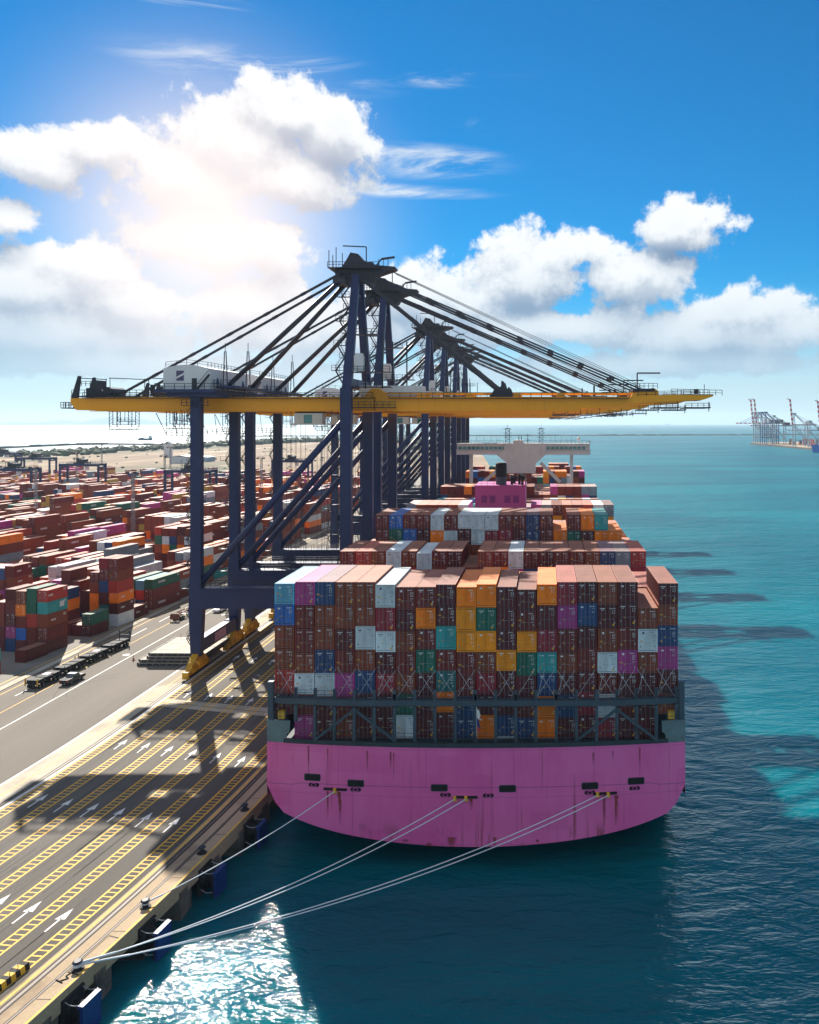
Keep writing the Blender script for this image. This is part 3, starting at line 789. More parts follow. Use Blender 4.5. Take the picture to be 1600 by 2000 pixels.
# rust patches bleeding from the fairleads
M['ruststain'] = mat('rust_stain', (0.30, 0.050, 0.035), 0.8, 0.4, 1.5)
_nt = M['ruststain'].node_tree
_g = N(_nt, 'ShaderNodeTexCoord')
_z = N(_nt, 'ShaderNodeSeparateXYZ', ins={0: _g.outputs['Generated']}).outputs
_n = N(_nt, 'ShaderNodeTexNoise', ins={'Vector': VM(_nt, 'MULTIPLY', _g.outputs['Object'], (4.0, 1.0, 0.35)), 'Scale': 1.6, 'Detail': 4.0, 'Roughness': 0.6}).outputs[0]
_edge = MR(_nt, MA(_nt, 'ABSOLUTE', MA(_nt, 'SUBTRACT', _z[0], 0.5)), 0.5, 0.12)
_f = MA(_nt, 'MULTIPLY', MA(_nt, 'MULTIPLY', _edge, MR(_nt, _z[2], 0.0, 1.0, 0.25, 1.0)), MR(_nt, _n, 0.35, 0.6, 0.35, 1.0))
_mx = N(_nt, 'ShaderNodeMixShader', ins={0: _f, 1: N(_nt, 'ShaderNodeBsdfTransparent').outputs[0], 2: _nt.nodes['Principled BSDF'].outputs[0]})
_nt.links.new(_mx.outputs[0], _nt.nodes['Material Output'].inputs['Surface'])
def stain(x, y0, y1, w):
    mb = MB(SO)
    cx, z0 = hp(x, y0); _, z1 = hp(x, y1)
    wq = w * 1.9 * 100.2 / F
    n = 5
    for k in range(n):
        a, b = z0 + (z1 - z0) * k / n, z0 + (z1 - z0) * (k + 1) / n
        ja, jb = wq * (1 - k / n * .5) * random.uniform(.55, 1), wq * (1 - (k + 1) / n * .55) * random.uniform(.5, 1)
        mb.quad((cx - jb / 2, tr_y(cx) - .014, b), (cx + jb / 2, tr_y(cx) - .014, b), (cx + ja / 2, tr_y(cx) - .014, a), (cx - ja / 2, tr_y(cx) - .014, a))
    mb.build('rust_stain', M['ruststain'], ship)
for st in ((601, 1459, 1515, 4), (640, 1462, 1500, 2.5), (719, 1464, 1500, 3), (765, 1465, 1495, 3), (771, 1466, 1520, 2), (1159, 1468, 1490, 3.5), (1250, 1462, 1520, 3.5), (1197, 1466, 1482, 2),
           (640, 1546, 1600, 4), (664, 1546, 1570, 8), (665, 1560, 1608, 5), (922, 1553, 1575, 6), (1180, 1553, 1612, 7), (1202, 1553, 1560, 12), (1203, 1556, 1612, 8), (884, 1628, 1648, 13), (967, 1628, 1646, 7), (1050, 1634, 1640, 5), (840, 1640, 1648, 8), (795, 1634, 1640, 14)):
    stain(*st)
# stern flag
c = hp(931, 1440)
mb = MB(SO); mb.tube((c[0], 100.4, DZ + .3), (c[0] + .1, 99.2, DZ + 5.0), .045, 6); fs = mb.build('flagstaff', M['bridge_white'], ship)
mb = MB(SO)
for k in range(5):
    z0, z1 = DZ + 4.8 - k * .55, DZ + 4.8 - (k + 1) * .55; w0, w1 = .35 + .12 * sin(k * 2), .35 + .12 * sin(k * 2 + 2)
    mb.quad((c[0] + .1, 99.3 + k * .05, z0), (c[0] + .1 + w0, 99.15 + k * .07, z0 - .3), (c[0] + .1 + w1, 99.2 + k * .07, z1 - .3), (c[0] + .1, 99.35 + k * .05, z1), 0 if k < 2 else (1 if k < 4 else 2))
mb.build('flag', [M['bridge_white'], M['fender'], M['red']], fs)

# ---- funnel casing and funnel
YC = 198.0
k = YC / F
cx0, cx1 = (928 - VX) * k, (1026 - VX) * k
zc = HC - (949 - VY) * k
mb = MB(SO); mb.box(cx0, cx1, YC, YC + 13, DZ, zc); mb.box(cx0 - .12, cx1 + .12, YC - .12, YC + 13.1, zc - .35, zc + .12)
cas = mb.build('funnel_casing', M['magenta'], ship)
for x in (946, 962, 991, 1008):
    mb = MB(SO); X = (x - VX) * k; mb.box(X - .7, X + .7, YC - .06, YC + .1, zc - 4.1, zc - 2.3)
    for j in range(5): mb.box(X - .62, X + .62, YC - .10, YC - .05, zc - 3.95 + j * .36, zc - 3.78 + j * .36)
    mb.build('vent_panel', M['magenta_dark'], cas)
mb = MB(SO); mb.rail([(cx0, YC, zc + .1), (cx1, YC, zc + .1), (cx1, YC + 13, zc + .1)], 1.0, 1.5, .03); mb.build('casing_railing', M['dark'], cas)
fx = (977.5 - VX) * k
mb = MB(SO)
prev = None
ring = 16
for (z, ra, rb, m) in ((zc, 1.30, 1.5, 0), (zc + 2.0, 1.30, 1.5, 0), (zc + 2.0, 1.42, 1.62, 1), (zc + 5.2, 1.36, 1.55, 1), (zc + 5.5, 1.1, 1.3, 1), (zc + 5.5, .9, 1.0, 1)):
    cur = [(fx + ra * cos(2 * pi * i / ring), YC + 3.2 + rb * sin(2 * pi * i / ring), z) for i in range(ring)]
    if prev: mb.add(prev + cur, [(i, (i + 1) % ring, ring + (i + 1) % ring, ring + i) for i in range(ring)], m)
    prev = cur
mb.add(prev, [tuple(range(ring))], 1)
mb.build('funnel', [M['lash'], M['black']], ship)
for (x, y, h) in ((999, YC + 2.5, 1.9), (1014, YC + 3, 2.4), (1020, YC + 2.2, 2.1), (1003, YC + 6, 1.5)):
    X = (x - VX) * k; mb = MB(SO); mb.tube((X, y, zc), (X, y, zc + h * .8), .32, 8); mb.tube((X, y, zc + h * .7), (X + .35, y - .5, zc + h * 1.15), .55, 8); mb.build('vent_cowl', M['black'], cas)

# ---- navigating bridge
YW = 322.0
k = YW / F
bz = lambda y: HC - (y - VY) * k
bxw = lambda x: (x - VX) * k
br = mb = MB(SO)
mb.box(SX0 - .6, SX1 + .3, YW, YW + 7, bz(888), bz(879.5))
mb.box(SX0 - .7, SX1 + .4, YW - .3, YW + 7.2, bz(879.5), bz(878.3))
mb.box(SX0 - .4, SX1 + .1, YW + .2, YW + 6.5, bz(872), bz(867.5))
mb.box(SX0 - .6, SX1 + .3, YW, YW + 7, bz(867.5), bz(866.2))
mb.prism_y([(bxw(989), bz(924)), (bxw(1046), bz(924)), (bxw(1046), bz(906)), (bxw(1066), bz(888)), (bxw(1066), bz(866)), (bxw(1021), bz(866)), (bxw(1021), bz(860)), (bxw(1003), bz(860)), (bxw(1003), bz(866)), (bxw(985), bz(866)), (bxw(985), bz(880)), (bxw(970), bz(888)), (bxw(989), bz(903))], YW - 1.0, YW + 9)
bridge = mb.build('bridge_house', M['bridge_white'], ship)
mb = MB(SO)
for x in (917, 921, 1117): pass
for xa, xb in ((916.0, 922.5), (1114, 1120)):
    mb = MB(SO); mb.box(bxw(xa), bxw(xb), YW + 2.2, YW + 3.6, DZ, bz(887)); mb.build('bridge_pillar', M['bridge_white'], bridge)
for xa, ya, xb, yb in ((1056, 904, 1094, 942), (986, 906, 944, 942)):
    mb = MB(SO); mb.beam((bxw(xa), YW + 1, bz(ya)), (bxw(xb), YW + 1, bz(yb)), .9, 1.3); mb.build('bridge_brace', M['bridge_white'], bridge)
x = 895.5
while x < 1143:
    if not (983 < x < 1020):
        w = 7.2
        mb = MB(SO); mb.box(bxw(x), bxw(x + w), YW + .12, YW + .3, bz(878.0), bz(872.3)); mb.build('bridge_window', M['tealglass'], bridge)
    x += 8.6
mb = MB(SO)
x = 895.0
while x < 1146:
    mb.box(bxw(x - .7), bxw(x + .5), YW + .1, YW + .9, bz(878.4), bz(872.0)); x += 8.6
mb.box(SX0 - .4, SX1 + .1, YW + .6, YW + 6, bz(878.4), bz(872))
mb.build('window_frame', M['bridge_white'], bridge)
mb = MB(SO); mb.rail([(SX0 - .4, YW + .2, bz(866.2)), (bxw(984), YW + .2, bz(866.2))], 1.1, 1.4, .045); mb.rail([(bxw(1022), YW + .2, bz(866.2)), (SX1 + .2, YW + .2, bz(866.2)), (SX1 + .2, YW + 6.5, bz(866.2))], 1.1, 1.4, .045); mb.build('bridge_railing', M['galv'], bridge)
def mast(xc, yb, yt, w):
    mb = MB(SO); X = bxw(xc); z0, z1 = bz(yb), bz(yt); n = 7
    for sx in (-1, 1):
        for sy in (0, 1): mb.beam((X + sx * w, YW + 2 + sy * w * 2, z0), (X + sx * w, YW + 2 + sy * w * 2, z1), .14)
    for i in range(n):
        za, zb = z0 + (z1 - z0) * i / n, z0 + (z1 - z0) * (i + 1) / n
        s = 1 if i % 2 else -1
        mb.beam((X - s * w, YW + 2, za), (X + s * w, YW + 2, zb), .1); mb.beam((X - w, YW + 2, zb), (X + w, YW + 2, zb), .1)
        if i in (2, 4, 6): mb.beam((X - w * 2.2, YW + 2, zb), (X + w * 2.2, YW + 2, zb), .12)
    mb.beam((X, YW + 2, z1), (X, YW + 2, z1 + 2.2), .08); mb.beam((X - .9, YW + 2, z1 + .3), (X + .9, YW + 2, z1 + .3), .25)
    mb.build('radar_mast', M['dark'], bridge)
mast(991, 866, 838, .75); mast(1057, 866, 838, .75)
mb = MB(SO); mb.beam((bxw(1031), YW + 1, bz(866)), (bxw(1031), YW + 1, bz(848)), .22); mb.box(bxw(1031) - .7, bxw(1031) + .7, YW + .8, YW + 1.2, bz(860), bz(859)); mb.beam((bxw(1013), YW + 4, bz(860)), (bxw(1013), YW + 4, bz(853)), .3); mb.beam((bxw(1018), YW + 4, bz(860)), (bxw(1018), YW + 4, bz(853)), .3); mb.build('signal_mast', M['dark'], bridge)
mb = MB(SO)
X = bxw(1131); mb.tube((X, YW + 3, bz(866)), (X, YW + 3, bz(860)), .15, 6)
for i in range(6):
    a, b = -pi / 2 + pi * i / 6, -pi / 2 + pi * (i + 1) / 6
    mb.tube((X, YW + 3, bz(857.5) + .75 * sin(a)), (X, YW + 3, bz(857.5) + .75 * sin(b)), max(.02, .75 * cos(a)), 10, max(.02, .75 * cos(b)))
mb.build('satellite_dome', M['bridge_white'], bridge)
mb = MB(SO)
for x in (905, 930, 945, 958, 970, 1076, 1085, 1096, 1107, 1116):
    mb.beam((bxw(x), YW + 3, bz(866)), (bxw(x) + random.uniform(-.3, .3), YW + 3, bz(866) + random.uniform(1.6, 3.4)), .07)
mb.build('antenna', M['dark'], bridge)

# ------------------------------------------------------------------ containers
CW = 2.44
def body_mesh(L, h):
    mb = MB(); w = CW / 2; l = L / 2
    for sx in (-1, 1):
        for sy in (-1, 1):
            mb.box(min(sx * w, sx * (w - .17)), max(sx * w, sx * (w - .17)), min(sy * l, sy * (l - .17)), max(sy * l, sy * (l - .17)), 0, h)
        mb.box(min(sx * w, sx * (w - .1)), max(sx * w, sx * (w - .1)), -l + .17, l - .17, 0.02, .16)
        mb.box(min(sx * w, sx * (w - .08)), max(sx * w, sx * (w - .08)), -l + .17, l - .17, h - .13, h - .02)
    for sy in (-1, 1):
        mb.box(-w + .17, w - .17, min(sy * l, sy * (l - .12)), max(sy * l, sy * (l - .12)), .02, .18)
        mb.box(-w + .17, w - .17, min(sy * l, sy * (l - .12)), max(sy * l, sy * (l - .12)), h - .16, h - .02, 0)
    # corrugated sides
    n = int(L / .56)
    for sx in (-1, 1):
        y0 = -l + .17; dy = (L - .34) / n
        pr = []
        for k in range(n):
            a = y0 + k * dy
            pr += [(a, .02), (a + dy * .34, .02), (a + dy * .5, .075), (a + dy * .84, .075)]
        pr.append((l - .17, .02))
        for (a, da), (b, db) in zip(pr, pr[1:]):
            q = [(sx * (w - da), a, .16), (sx * (w - db), b, .16), (sx * (w - db), b, h - .13), (sx * (w - da), a, h - .13)]
            mb.quad(*(q if sx > 0 else q[::-1]))
    # corrugated roof
    n = int(L / .62)
    y0 = -l + .1; dy = (L - .2) / n; pr = []
    for k in range(n):
        a = y0 + k * dy; pr += [(a, .045), (a + dy * .55, .045), (a + dy * .65, .01), (a + dy * .92, .01)]
    pr.append((l - .1, .045))
    for (a, da), (b, db) in zip(pr, pr[1:]):
        mb.quad((-w + .06, a, h - da), (w - .06, a, h - da), (w - .06, b, h - db), (-w + .06, b, h - db), 1)
    for sx in (-1, 1): mb.quad((sx * w if sx < 0 else w - .09, -l, h + .002), (sx * (w - .09) if sx < 0 else w, -l, h + .002), (sx * (w - .09) if sx < 0 else w, l, h + .002), (sx * w if sx < 0 else w - .09, l, h + .002), 1)
    for sy in (-1, 1):
        a, b = (-l, -l + .12) if sy < 0 else (l - .12, l)
        mb.quad((-w + .09, a, h + .002), (w - .09, a, h + .002), (w - .09, b, h + .002), (-w + .09, b, h + .002), 1)
    # end walls with vertical flutes
    for sy in (-1, 1):
        n = 7; dx = (CW - .34) / n; pr = []
        for k in range(n):
            a = -w + .17 + k * dx; pr += [(a, .05), (a + dx * .4, .05), (a + dx * .5, .10), (a + dx * .9, .10)]
        pr.append((w - .17, .05))
        for (a, da), (b, db) in zip(pr, pr[1:]):
            q = [(a, sy * (l - da), .18), (b, sy * (l - db), .18), (b, sy * (l - db), h - .16), (a, sy * (l - da), h - .16)]
            mb.quad(*(q if sy < 0 else q[::-1]))
    mb.quad((-w, -l, .05), (-w, l, .05), (w, l, .05), (w, -l, .05))
    return mb.mesh('container_body', 2)
def door_mesh(L, h, s):
    """one door leaf; paint slot 0, locking bars slot 1"""
    mb = MB(); l = L / 2; w = CW / 2 - .15
    x0, x1 = (-w, -.012) if s < 0 else (.012, w)
    yb = -l + .045
    mb.box(x0, x1, yb, yb + .05, .17, h - .15)
    n = 5; dz = (h - .5) / n
    for k in range(n):      # pressed panels
        z = .26 + k * dz
        mb.box(x0 + .07, x1 - .07, yb - .022, yb, z + .03, z + dz - .07)
    mb.box(x0, x1, yb - .012, yb + .002, .17, .23, 2); mb.box(x0, x1, yb - .012, yb + .002, h - .21, h - .15, 2)
    for f in (.27, .74):
        x = x0 + (x1 - x0) * f
        mb.tube((x, yb - .075, .10), (x, yb - .075, h - .07), .021, 5, m=1)
        for z in (.12, h * .34, h * .66, h - .1): mb.box(x - .05, x + .05, yb - .09, yb, z - .025, z + .025, 1)
        mb.box(x - .02, x + (.36 if s < 0 else -.36) + .02 if s < 0 else x + .02, yb - .10, yb - .07, h * .40, h * .40 + .04, 1) if s < 0 else mb.box(x - .36, x + .02, yb - .10, yb - .07, h * .40, h * .40 + .04, 1)
    xe = x0 if s < 0 else x1
    for k in range(4):
        z = .4 + k * (h - .8) / 3; mb.box(xe - .05, xe + .05, yb - .05, yb, z - .05, z + .05)
    return mb.mesh('container_door', 3)
def marks_mesh(L, h, v):
    rr = random.Random(100 + v * 7); mb = MB(); y = -L / 2 - .004 + .02
    def r(x, z, w, hh, m): mb.quad((x, y, z), (x + w, y, z), (x + w, y, z + hh), (x, y, z + hh), m)
    # code lines on the right leaf
    x = .22
    for j in range(5):
        ww = rr.uniform(.05, .09); r(x, h - .48, ww, .10, 0); x += ww + .03
    for j in range(rr.randint(1, 3)): r(.72 + j * .1, h - .48, .06, .10, 0)
    z = h - .72
    for j in range(rr.randint(4, 7)):
        if rr.random() < .8:
            r(.55, z, rr.uniform(.10, .2), .055, 0); r(.82, z, rr.uniform(.06, .14), .055, 0)
        z -= .16
    # logo block on the left leaf
    kind = v % 6
    if kind == 0: r(-.86, h - .62, .34, .20, 0)
    elif kind == 1: r(-.95, h - .48, .60, .10, 0); r(-.8, h - .66, .3, .07, 0)
    elif kind == 2: r(-.70, h - .66, .26, .26, 0)
    elif kind == 3: r(-.95, h - .50, .22, .12, 0); r(-.62, h - .50, .22, .12, 0)
    # stickers
    if rr.random() < .75: mb.add([(-.5, y, 1.05), (-.30, y, 1.05), (-.40, y, 1.24)], ((0, 1, 2),), 1)
    if v in (1, 4, 7): r(.60, .32, .26, .26, 1)
    if v in (2, 5): r(-.98, 1.25, .34, .15, 1)
    if v in (3,): r(-.92, .5, .24, .24, 1)
    if rr.random() < .7: r(-.98, .55, .15, .22, 2)
    if rr.random() < .6: r(.78, .62, .13, .18, 0)
    return mb.mesh('door_marking', 3)
BODY, DOOR, MARK = {}, {}, {}
for L in (12.19, 6.06):
    for h in (2.59, 2.9):
        BODY[L, h] = body_mesh(L, h); DOOR[L, h] = [door_mesh(L, h, s) for s in (-1, 1)]; MARK[L, h] = [marks_mesh(L, h, v) for v in range(8)]
M['sticker_grey'] = mat('grey_sticker', (0.30, 0.27, 0.22), 0.7, 0.1)

CONT = []   # x, y, z, L, h, rz, colour, door, label parts
def put(x, y, z, L, h, rz, c, door, where): CONT.append((x, y, z, L, h, rz, c, door, where))
PAL = 'DDDDMMMMMBBBBBBOONWRCUGEPTY'
CP = 50.3 / 20
colx = lambda i: -33.8 + CP * (i + .5)     # i from 0
def ship_col(Yf, i, base, tiers, nhigh, colours, bayname, zstop=None):
    """tiers counted from the bottom; colours from the top"""
    hs = [2.59] * tiers
    idx = list(range(tiers)); rr = random.Random(int(Yf * 7) + i * 13)
    rr.shuffle(idx)
    for j in idx[:nhigh]: hs[j] = 2.9
    z = base
    for t in range(tiers):
        top_t = tiers - 1 - t
        c = colours[top_t] if top_t < len(colours) and colours[top_t] != '.' else rr.choice(PAL)
        put(colx(i), Yf + 12.19 / 2, z, 12.19, hs[t], 0.0, c, True, (bayname, i, top_t, tiers))
        z += hs[t] + .02
G1 = ['LPNBBWMMDOODDOCDBD_D', 'UMBBBCDODYGDMDPNDDBB', 'BMBDWWBMTYYDYCMDBMWN', 'BBNMBDMGMMBYGTBMWPBP', 'RWWPNCBDKMCDDNDDMDDD', 'DMDMDDGDONDDMONCWMDB', '_PDBDDWDDNONNODDCDD_', '_DDODDDDDDDWWWDDPDD_']
NH = [0, 4, 4, 4, 4, 3, 2, 2, 3, 2, 3, 2, 1, 3, 4, 4, 4, 4, 3, 3]
for i in range(20):
    cs = ''.join(r[i] for r in G1)
    if i == 0: ship_col(102, i, 17.75, 6, 2, cs[:6], 'aft')
    elif i == 19: ship_col(102, i, 17.75, 6, 2, cs[:6], 'aft')
    elif i == 18: ship_col(102, i, 12.1, 7, 2, cs[1:], 'aft')
    else: ship_col(102, i, 12.1, 8, NH[i], cs, 'aft')
G2 = 'MRBWBWMD_BMWDDMMBNER'
for i in range(20):
    n = 7; b = 13.75
    if i == 8: ship_col(134.5, i, b, 6, 3, 'B', 'second')
    else: ship_col(134.5, i, b, n, 3 if i != 5 else 2, G2[i] + ('C' if i == 19 else '.'), 'second')
    ship_col(118.2, i, 14.4, 6, 1, '.', 'hidden')
G3a = '_MUMMWMWWWMMNM_MOT__'
G3b = '_MGUDOWDWCCDNMOGDOO_'
for i in range(20):
    if i in (0, 19): ship_col(150.5, i, 14.4, 6, 4, 'B', 'third')
    elif i in (14, 18): ship_col(150.5, i, 14.4, 7, 5, G3b[i] + '.', 'third')
    else: ship_col(150.5, i, 14.4, 8, 6, G3a[i] + G3b[i], 'third')
rr = random.Random(3)
G4 = 'EBMMBWBRMMWEPEMBMRWE'
for i in range(20):
    for Yf in (166.5, 182.5): ship_col(Yf, i, 14.4, 6, 3, '.', 'hidden')
    mid = -17.6 < colx(i) < -4.5
    if not mid:
        ship_col(198, i, 14.4, 7, 5 if i not in (7,) else 3, G4[i], 'fourth'); ship_col(214, i, 14.4, 6, 2, '.', 'hidden')
    for Yf in (230, 246): ship_col(Yf, i, 14.4, 6, 1, '.', 'hidden')
    ship_col(263, i, 14.4, 7 if not (12 <= i <= 13) else 6, 3, 'MDDOMMDMMMMMMBPMMMEE'[i], 'fifth')
    for Yf in (279, 295, 305.5): ship_col(Yf, i, 14.4, 6, 1, '.', 'hidden')
    for q, Yf in enumerate((346, 362, 378, 394, 410)):
        if abs(colx(i) - SCX) > 21 and q > 3: continue
        n = 7 if rr.random() < .8 else 6
        if q in (1, 3): n -= 1
        ship_col(Yf, i, 14.4, n, 3, 'P' if (i == 19 and q == 0) else '.', 'forward')

# ---- yard: staggered rows turned a little from the road
AL = R(-9.0)
ca, sa_ = cos(AL), sin(AL)
def yard_row(ri, X, Y, L, cols):
    """X, Y: near right corner of the row; cols: list of colour strings bottom to top, first next to the road"""
    for j, s in enumerate(cols):
        if not s: continue
        lx, ly = -(j + .5) * 2.62, L / 2
        if L > 10 and False: pass
        x = X + lx * ca - ly * sa_; y = Y + lx * sa_ + ly * ca
        z = Q
        for t, c in enumerate(s):
            rr2 = random.Random(ri * 1000 + j * 10 + t)
            h = 2.9 if rr2.random() < .3 else 2.59
            put(x, y, z, L, h, AL, c, rr2.random() < .45, ('yard', ri, j, t, len(s)))
            z += h + .02
YR = [
 (1, -109.3, 157.0, 6.06, ['BT', 'MOT', 'DMN']),
 (2, -108.3, 170.6, 6.06, ['D', '']),
 (3, -108.0, 177.6, 6.06, ['DMBTR', 'DMRGG', 'DUMOB', 'NPDDD', 'DDMM', 'MBO', 'DN']),
 (4, -106.2, 191.5, 6.06, ['DG', 'D', 'D', 'BMON', 'DMN', 'BD', 'OBDE', 'WB']),
 (5, -105.2, 201.5, 6.06, ['WDORBM', 'GKDNMC', 'KOOBM', 'NDD', 'BGOM', 'DBEDM', 'BBOP', 'MDN', 'BD', 'WOB', 'DM']),
 (6, -105.0, 208.8, 6.06, ['D', '', '', 'DM', 'MDO', 'DO', 'BB', 'UDM', 'DDB', 'OW']),
 (7, -104.8, 218.6, 12.19, ['MMG', 'NRL', 'WMG', 'B', 'EDR', 'MMW', 'PDOM', 'MBDB', 'DMMB', 'RD', 'MSEW', 'UDWW']),
 (8, -104.2, 232.4, 12.19, ['MEB', 'DMB', 'MB', 'E', '', 'MDW', 'MMOE', 'BBE', 'CRMWE', 'MWPW', 'DMBO', 'MDBD', 'SEBD']),
 (9, -107.0, 247.0, 12.19, ['BGOW', 'DGRE', 'MOBM', '', '', '', '', '', 'BMBE', 'PDOMO', 'MDBMN', 'MDOBW', 'UDMMB']),
 (10, -106.0, 262.0, 12.19, ['TMWB', 'KDMO', '', 'OBMDWB', 'MDOOBD', 'DBMGNM', 'BMDOWM', 'OMDBGR', 'WB', '', '', '', 'MMB', 'MDO', 'EEO', 'MMPP', 'MROK', 'BOMP']),
 (11, -106.0, 275.0, 12.19, ['BOMW', 'MOB', '', 'RMMMMB', 'MMBMMB', 'BMMMMB', 'MMDMMB', 'DOMMMB', 'EE', '', '', '', 'BMM', 'DMO', 'WEE', 'MPPD', 'BMPD', 'DMM']),
]
rr = random.Random(21)
ri = 12; Yr = 290.0
while Yr < 690:
    ncol = int((Yr * 0.72 - 104) / 2.62) + 6
    cols = []; base = rr.choice((3, 4, 4, 5)); j = 0
    while j < ncol:
        if j % 9 == 0: base = rr.choice((3, 4, 5, 5, 6)) if Yr < 430 else rr.choice((2, 2, 3, 3, 4))
        run = rr.randint(2, 4); c0 = rr.choice('DMMMMBBBBBBBRROENPSWG')
        base = rr.choice((0, 2, 3, 4, 5, 6, 6)) if Yr < 430 else rr.choice((0, 1, 2, 3, 3, 4))
        for _ in range(run):
            if j % 11 in (8, 9) or rr.random() < (.07 if Yr < 560 else .25): cols.append('')
            else:
                n = max(0, base - rr.choice((0, 0, 0, 1)))
                cols.append(''.join(rr.choice('DMMMMBBBBBBBBRROONEPSGW') if rr.random() < .6 else c0 for _ in range(n)))
            j += 1
    if 300 < Yr < 316:
        for q in (20, 21, 22, 23, 24): 
            if q < len(cols): cols[q] = ''
    YR.append((ri, -106.5 + rr.uniform(-.6, .6), Yr, 12.19, cols))
    ri += 1
    Yr += 16.0 if ri % 2 else 23.0
YPAL = 'DMMMMBBBBBBBBBRROOPNEGSW'
for (r_, X, Y, L, cols) in YR:
    rx = random.Random(r_ * 31)
    need = int((Y * 0.69 + X) / 2.62) + 5
    while r_ < 12 and r_ > 2 and len(cols) < need:
        n0 = rx.choice((0, 2, 3, 4, 5, 6))
        for _ in range(rx.choice((2, 3, 4))):
            c0 = rx.choice(YPAL); n1 = max(0, n0 - rx.choice((0, 0, 0, 1)))
            cols.append(''.join(c0 if rx.random() < .35 else rx.choice(YPAL) for _ in range(n1)))
for a in YR: yard_row(*a)

# ---- which containers show largest from the photograph's standpoint
def cbox(c):
    x, y, z, L, h, rz = c[:6]; w, l = CW / 2, L / 2; cc, ss = cos(rz), sin(rz)
    v = [(x + a * cc - b * ss, y + a * ss + b * cc, zz) for zz in (z, z + h) for a, b in ((-w, -l), (w, -l), (w, l), (-w, l))]
    return v, ((0, 3, 2, 1), (4, 5, 6, 7), (0, 1, 5, 4), (1, 2, 6, 5), (2, 3, 7, 6), (3, 0, 4, 7))
vv, ff = [], []
for c in CONT:
    v, f = cbox(c); b = len(vv); vv += v; ff += [tuple(b + i for i in q) for q in f]
bvh = BVHTree.FromPolygons(vv, ff)
hits = [0] * len(CONT); eye = Vector((0, 0, HC))
for gy in range(842, 1480, 4):
    for gx in range(0, 1345, 4):
        d = Vector(((gx - VX) / F, 1.0, -(gy - VY) / F)).normalized()
        r_ = bvh.ray_cast(eye, d, 900)
        if r_[2] is not None: hits[r_[2] // 6] += 1
order = sorted(range(len(CONT)), key=lambda i: -hits[i])
KEEP = set(i for i in order[:318] if hits[i] >= 6)

def clabel(c):
    w = c[8]; nm = CNAMES[c[6]][0]
    if w[0] == 'yard':
        _, r_, j, t, n = w
        pos = 'standing alone' if n == 1 else ('top of stack' if t == n - 1 else ('bottom of stack' if t == 0 else ORD[t + 1] + ' from bottom'))
        side = 'stack nearest road' if j == 0 else ORD[j + 1] + ' stack from road'
        return f'{nm} container, {pos}, {side}, {ORD[r_]} yard row'
    b, i, tt, n = w
    tier = 'top tier' if tt == 0 else ORD[tt + 1] + ' tier down'
    bn = {'aft': 'in the stern stack', 'second': 'in the second lit row', 'third': 'in the tall third row', 'fourth': 'beside the funnel casing', 'fifth': 'in row ahead of funnel', 'forward': 'ahead of the bridge', 'hidden': 'in low row between lit rows'}[b]
    return f'{nm} container {bn}, {ORD[i + 1]} column from left, {tier}'
def cgroup(c): return 'containers stacked in the yard' if c[8][0] == 'yard' else 'containers stacked on the ship'
vr = random.Random(5)
for i in sorted(KEEP):
    c = CONT[i]; x, y, z, L, h, rz, col, door, w = c
    o = bpy.data.objects.new('shipping_container', BODY[L, h]); COL.objects.link(o)
    dx = vr.uniform(-.03, .03) if w[0] != 'yard' else vr.uniform(-.08, .08)
    o.location = (x + dx, y + vr.uniform(-.12, .12), z); o.rotation_euler = (0, 0, rz + (vr.uniform(-.006, .006) if w[0] == 'yard' else 0))
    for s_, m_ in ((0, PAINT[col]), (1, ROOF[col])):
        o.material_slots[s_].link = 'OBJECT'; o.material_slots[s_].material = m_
    tag(o, clabel(c), 'container', cgroup(c))
    if door:
        for k in (0, 1):
            d = bpy.data.objects.new('door', DOOR[L, h][k]); COL.objects.link(d); d.parent = o
            for s_, m_ in ((0, PAINT[col]), (1, M['galv'] if col not in 'YOW' else PAINT[col]), (2, M['dark'])):
                d.material_slots[s_].link = 'OBJECT'; d.material_slots[s_].material = m_
        v = vr.randrange(8)
        k_ = bpy.data.objects.new('door_marking', MARK[L, h][v]); COL.objects.link(k_); k_.parent = o; k_['kind'] = 'stuff'
        white = M['print_white'] if col not in 'W' else M['logo']
        for s_, m_ in ((0, white), (1, M['print_yellow']), (2, M['sticker_grey'])):
            k_.material_slots[s_].link = 'OBJECT'; k_.material_slots[s_].material = m_
# side lettering on some of the yard boxes
def side_print(L, v):
    mb = MB(); rr3 = random.Random(v); x = CW / 2 + .004
    if v == 0: mb.quad((x, L * .1, .9), (x, L * .32, .9), (x, L * .32, 2.1), (x, L * .1, 2.1))
    else:
        y = -L * .3 if v < 3 else -L * .44; n = 6 if L > 10 else 4; s = .62 if L > 10 else .42
        for k in range(n):
            mb.quad((x, y, 1.2), (x, y + s * .55, 1.2), (x, y + s * .55, 1.2 + s), (x, y, 1.2 + s)); y += s * .85
    for k in range(3): mb.quad((x, L / 2 - 1.3, 2.2 - k * .2), (x, L / 2 - .5, 2.2 - k * .2), (x, L / 2 - .5, 2.3 - k * .2), (x, L / 2 - 1.3, 2.3 - k * .2))
    return mb.mesh('side_lettering', 1)
SIDE = {L: [side_print(L, v) for v in range(4)] for L in (12.19, 6.06)}
pr_ = random.Random(17)
for o in [o for o in COL.objects if o.get('group') == 'containers stacked in the yard']:
    if pr_.random() < .45:
        L = 12.19 if o.dimensions.y > 9 or o.data in (BODY[12.19, 2.59], BODY[12.19, 2.9]) else 6.06
        s_ = bpy.data.objects.new('side_lettering', SIDE[L][pr_.randrange(4)]); COL.objects.link(s_); s_.parent = o; s_['kind'] = 'stuff'
        s_.material_slots[0].link = 'OBJECT'; s_.material_slots[0].material = M['print_white']
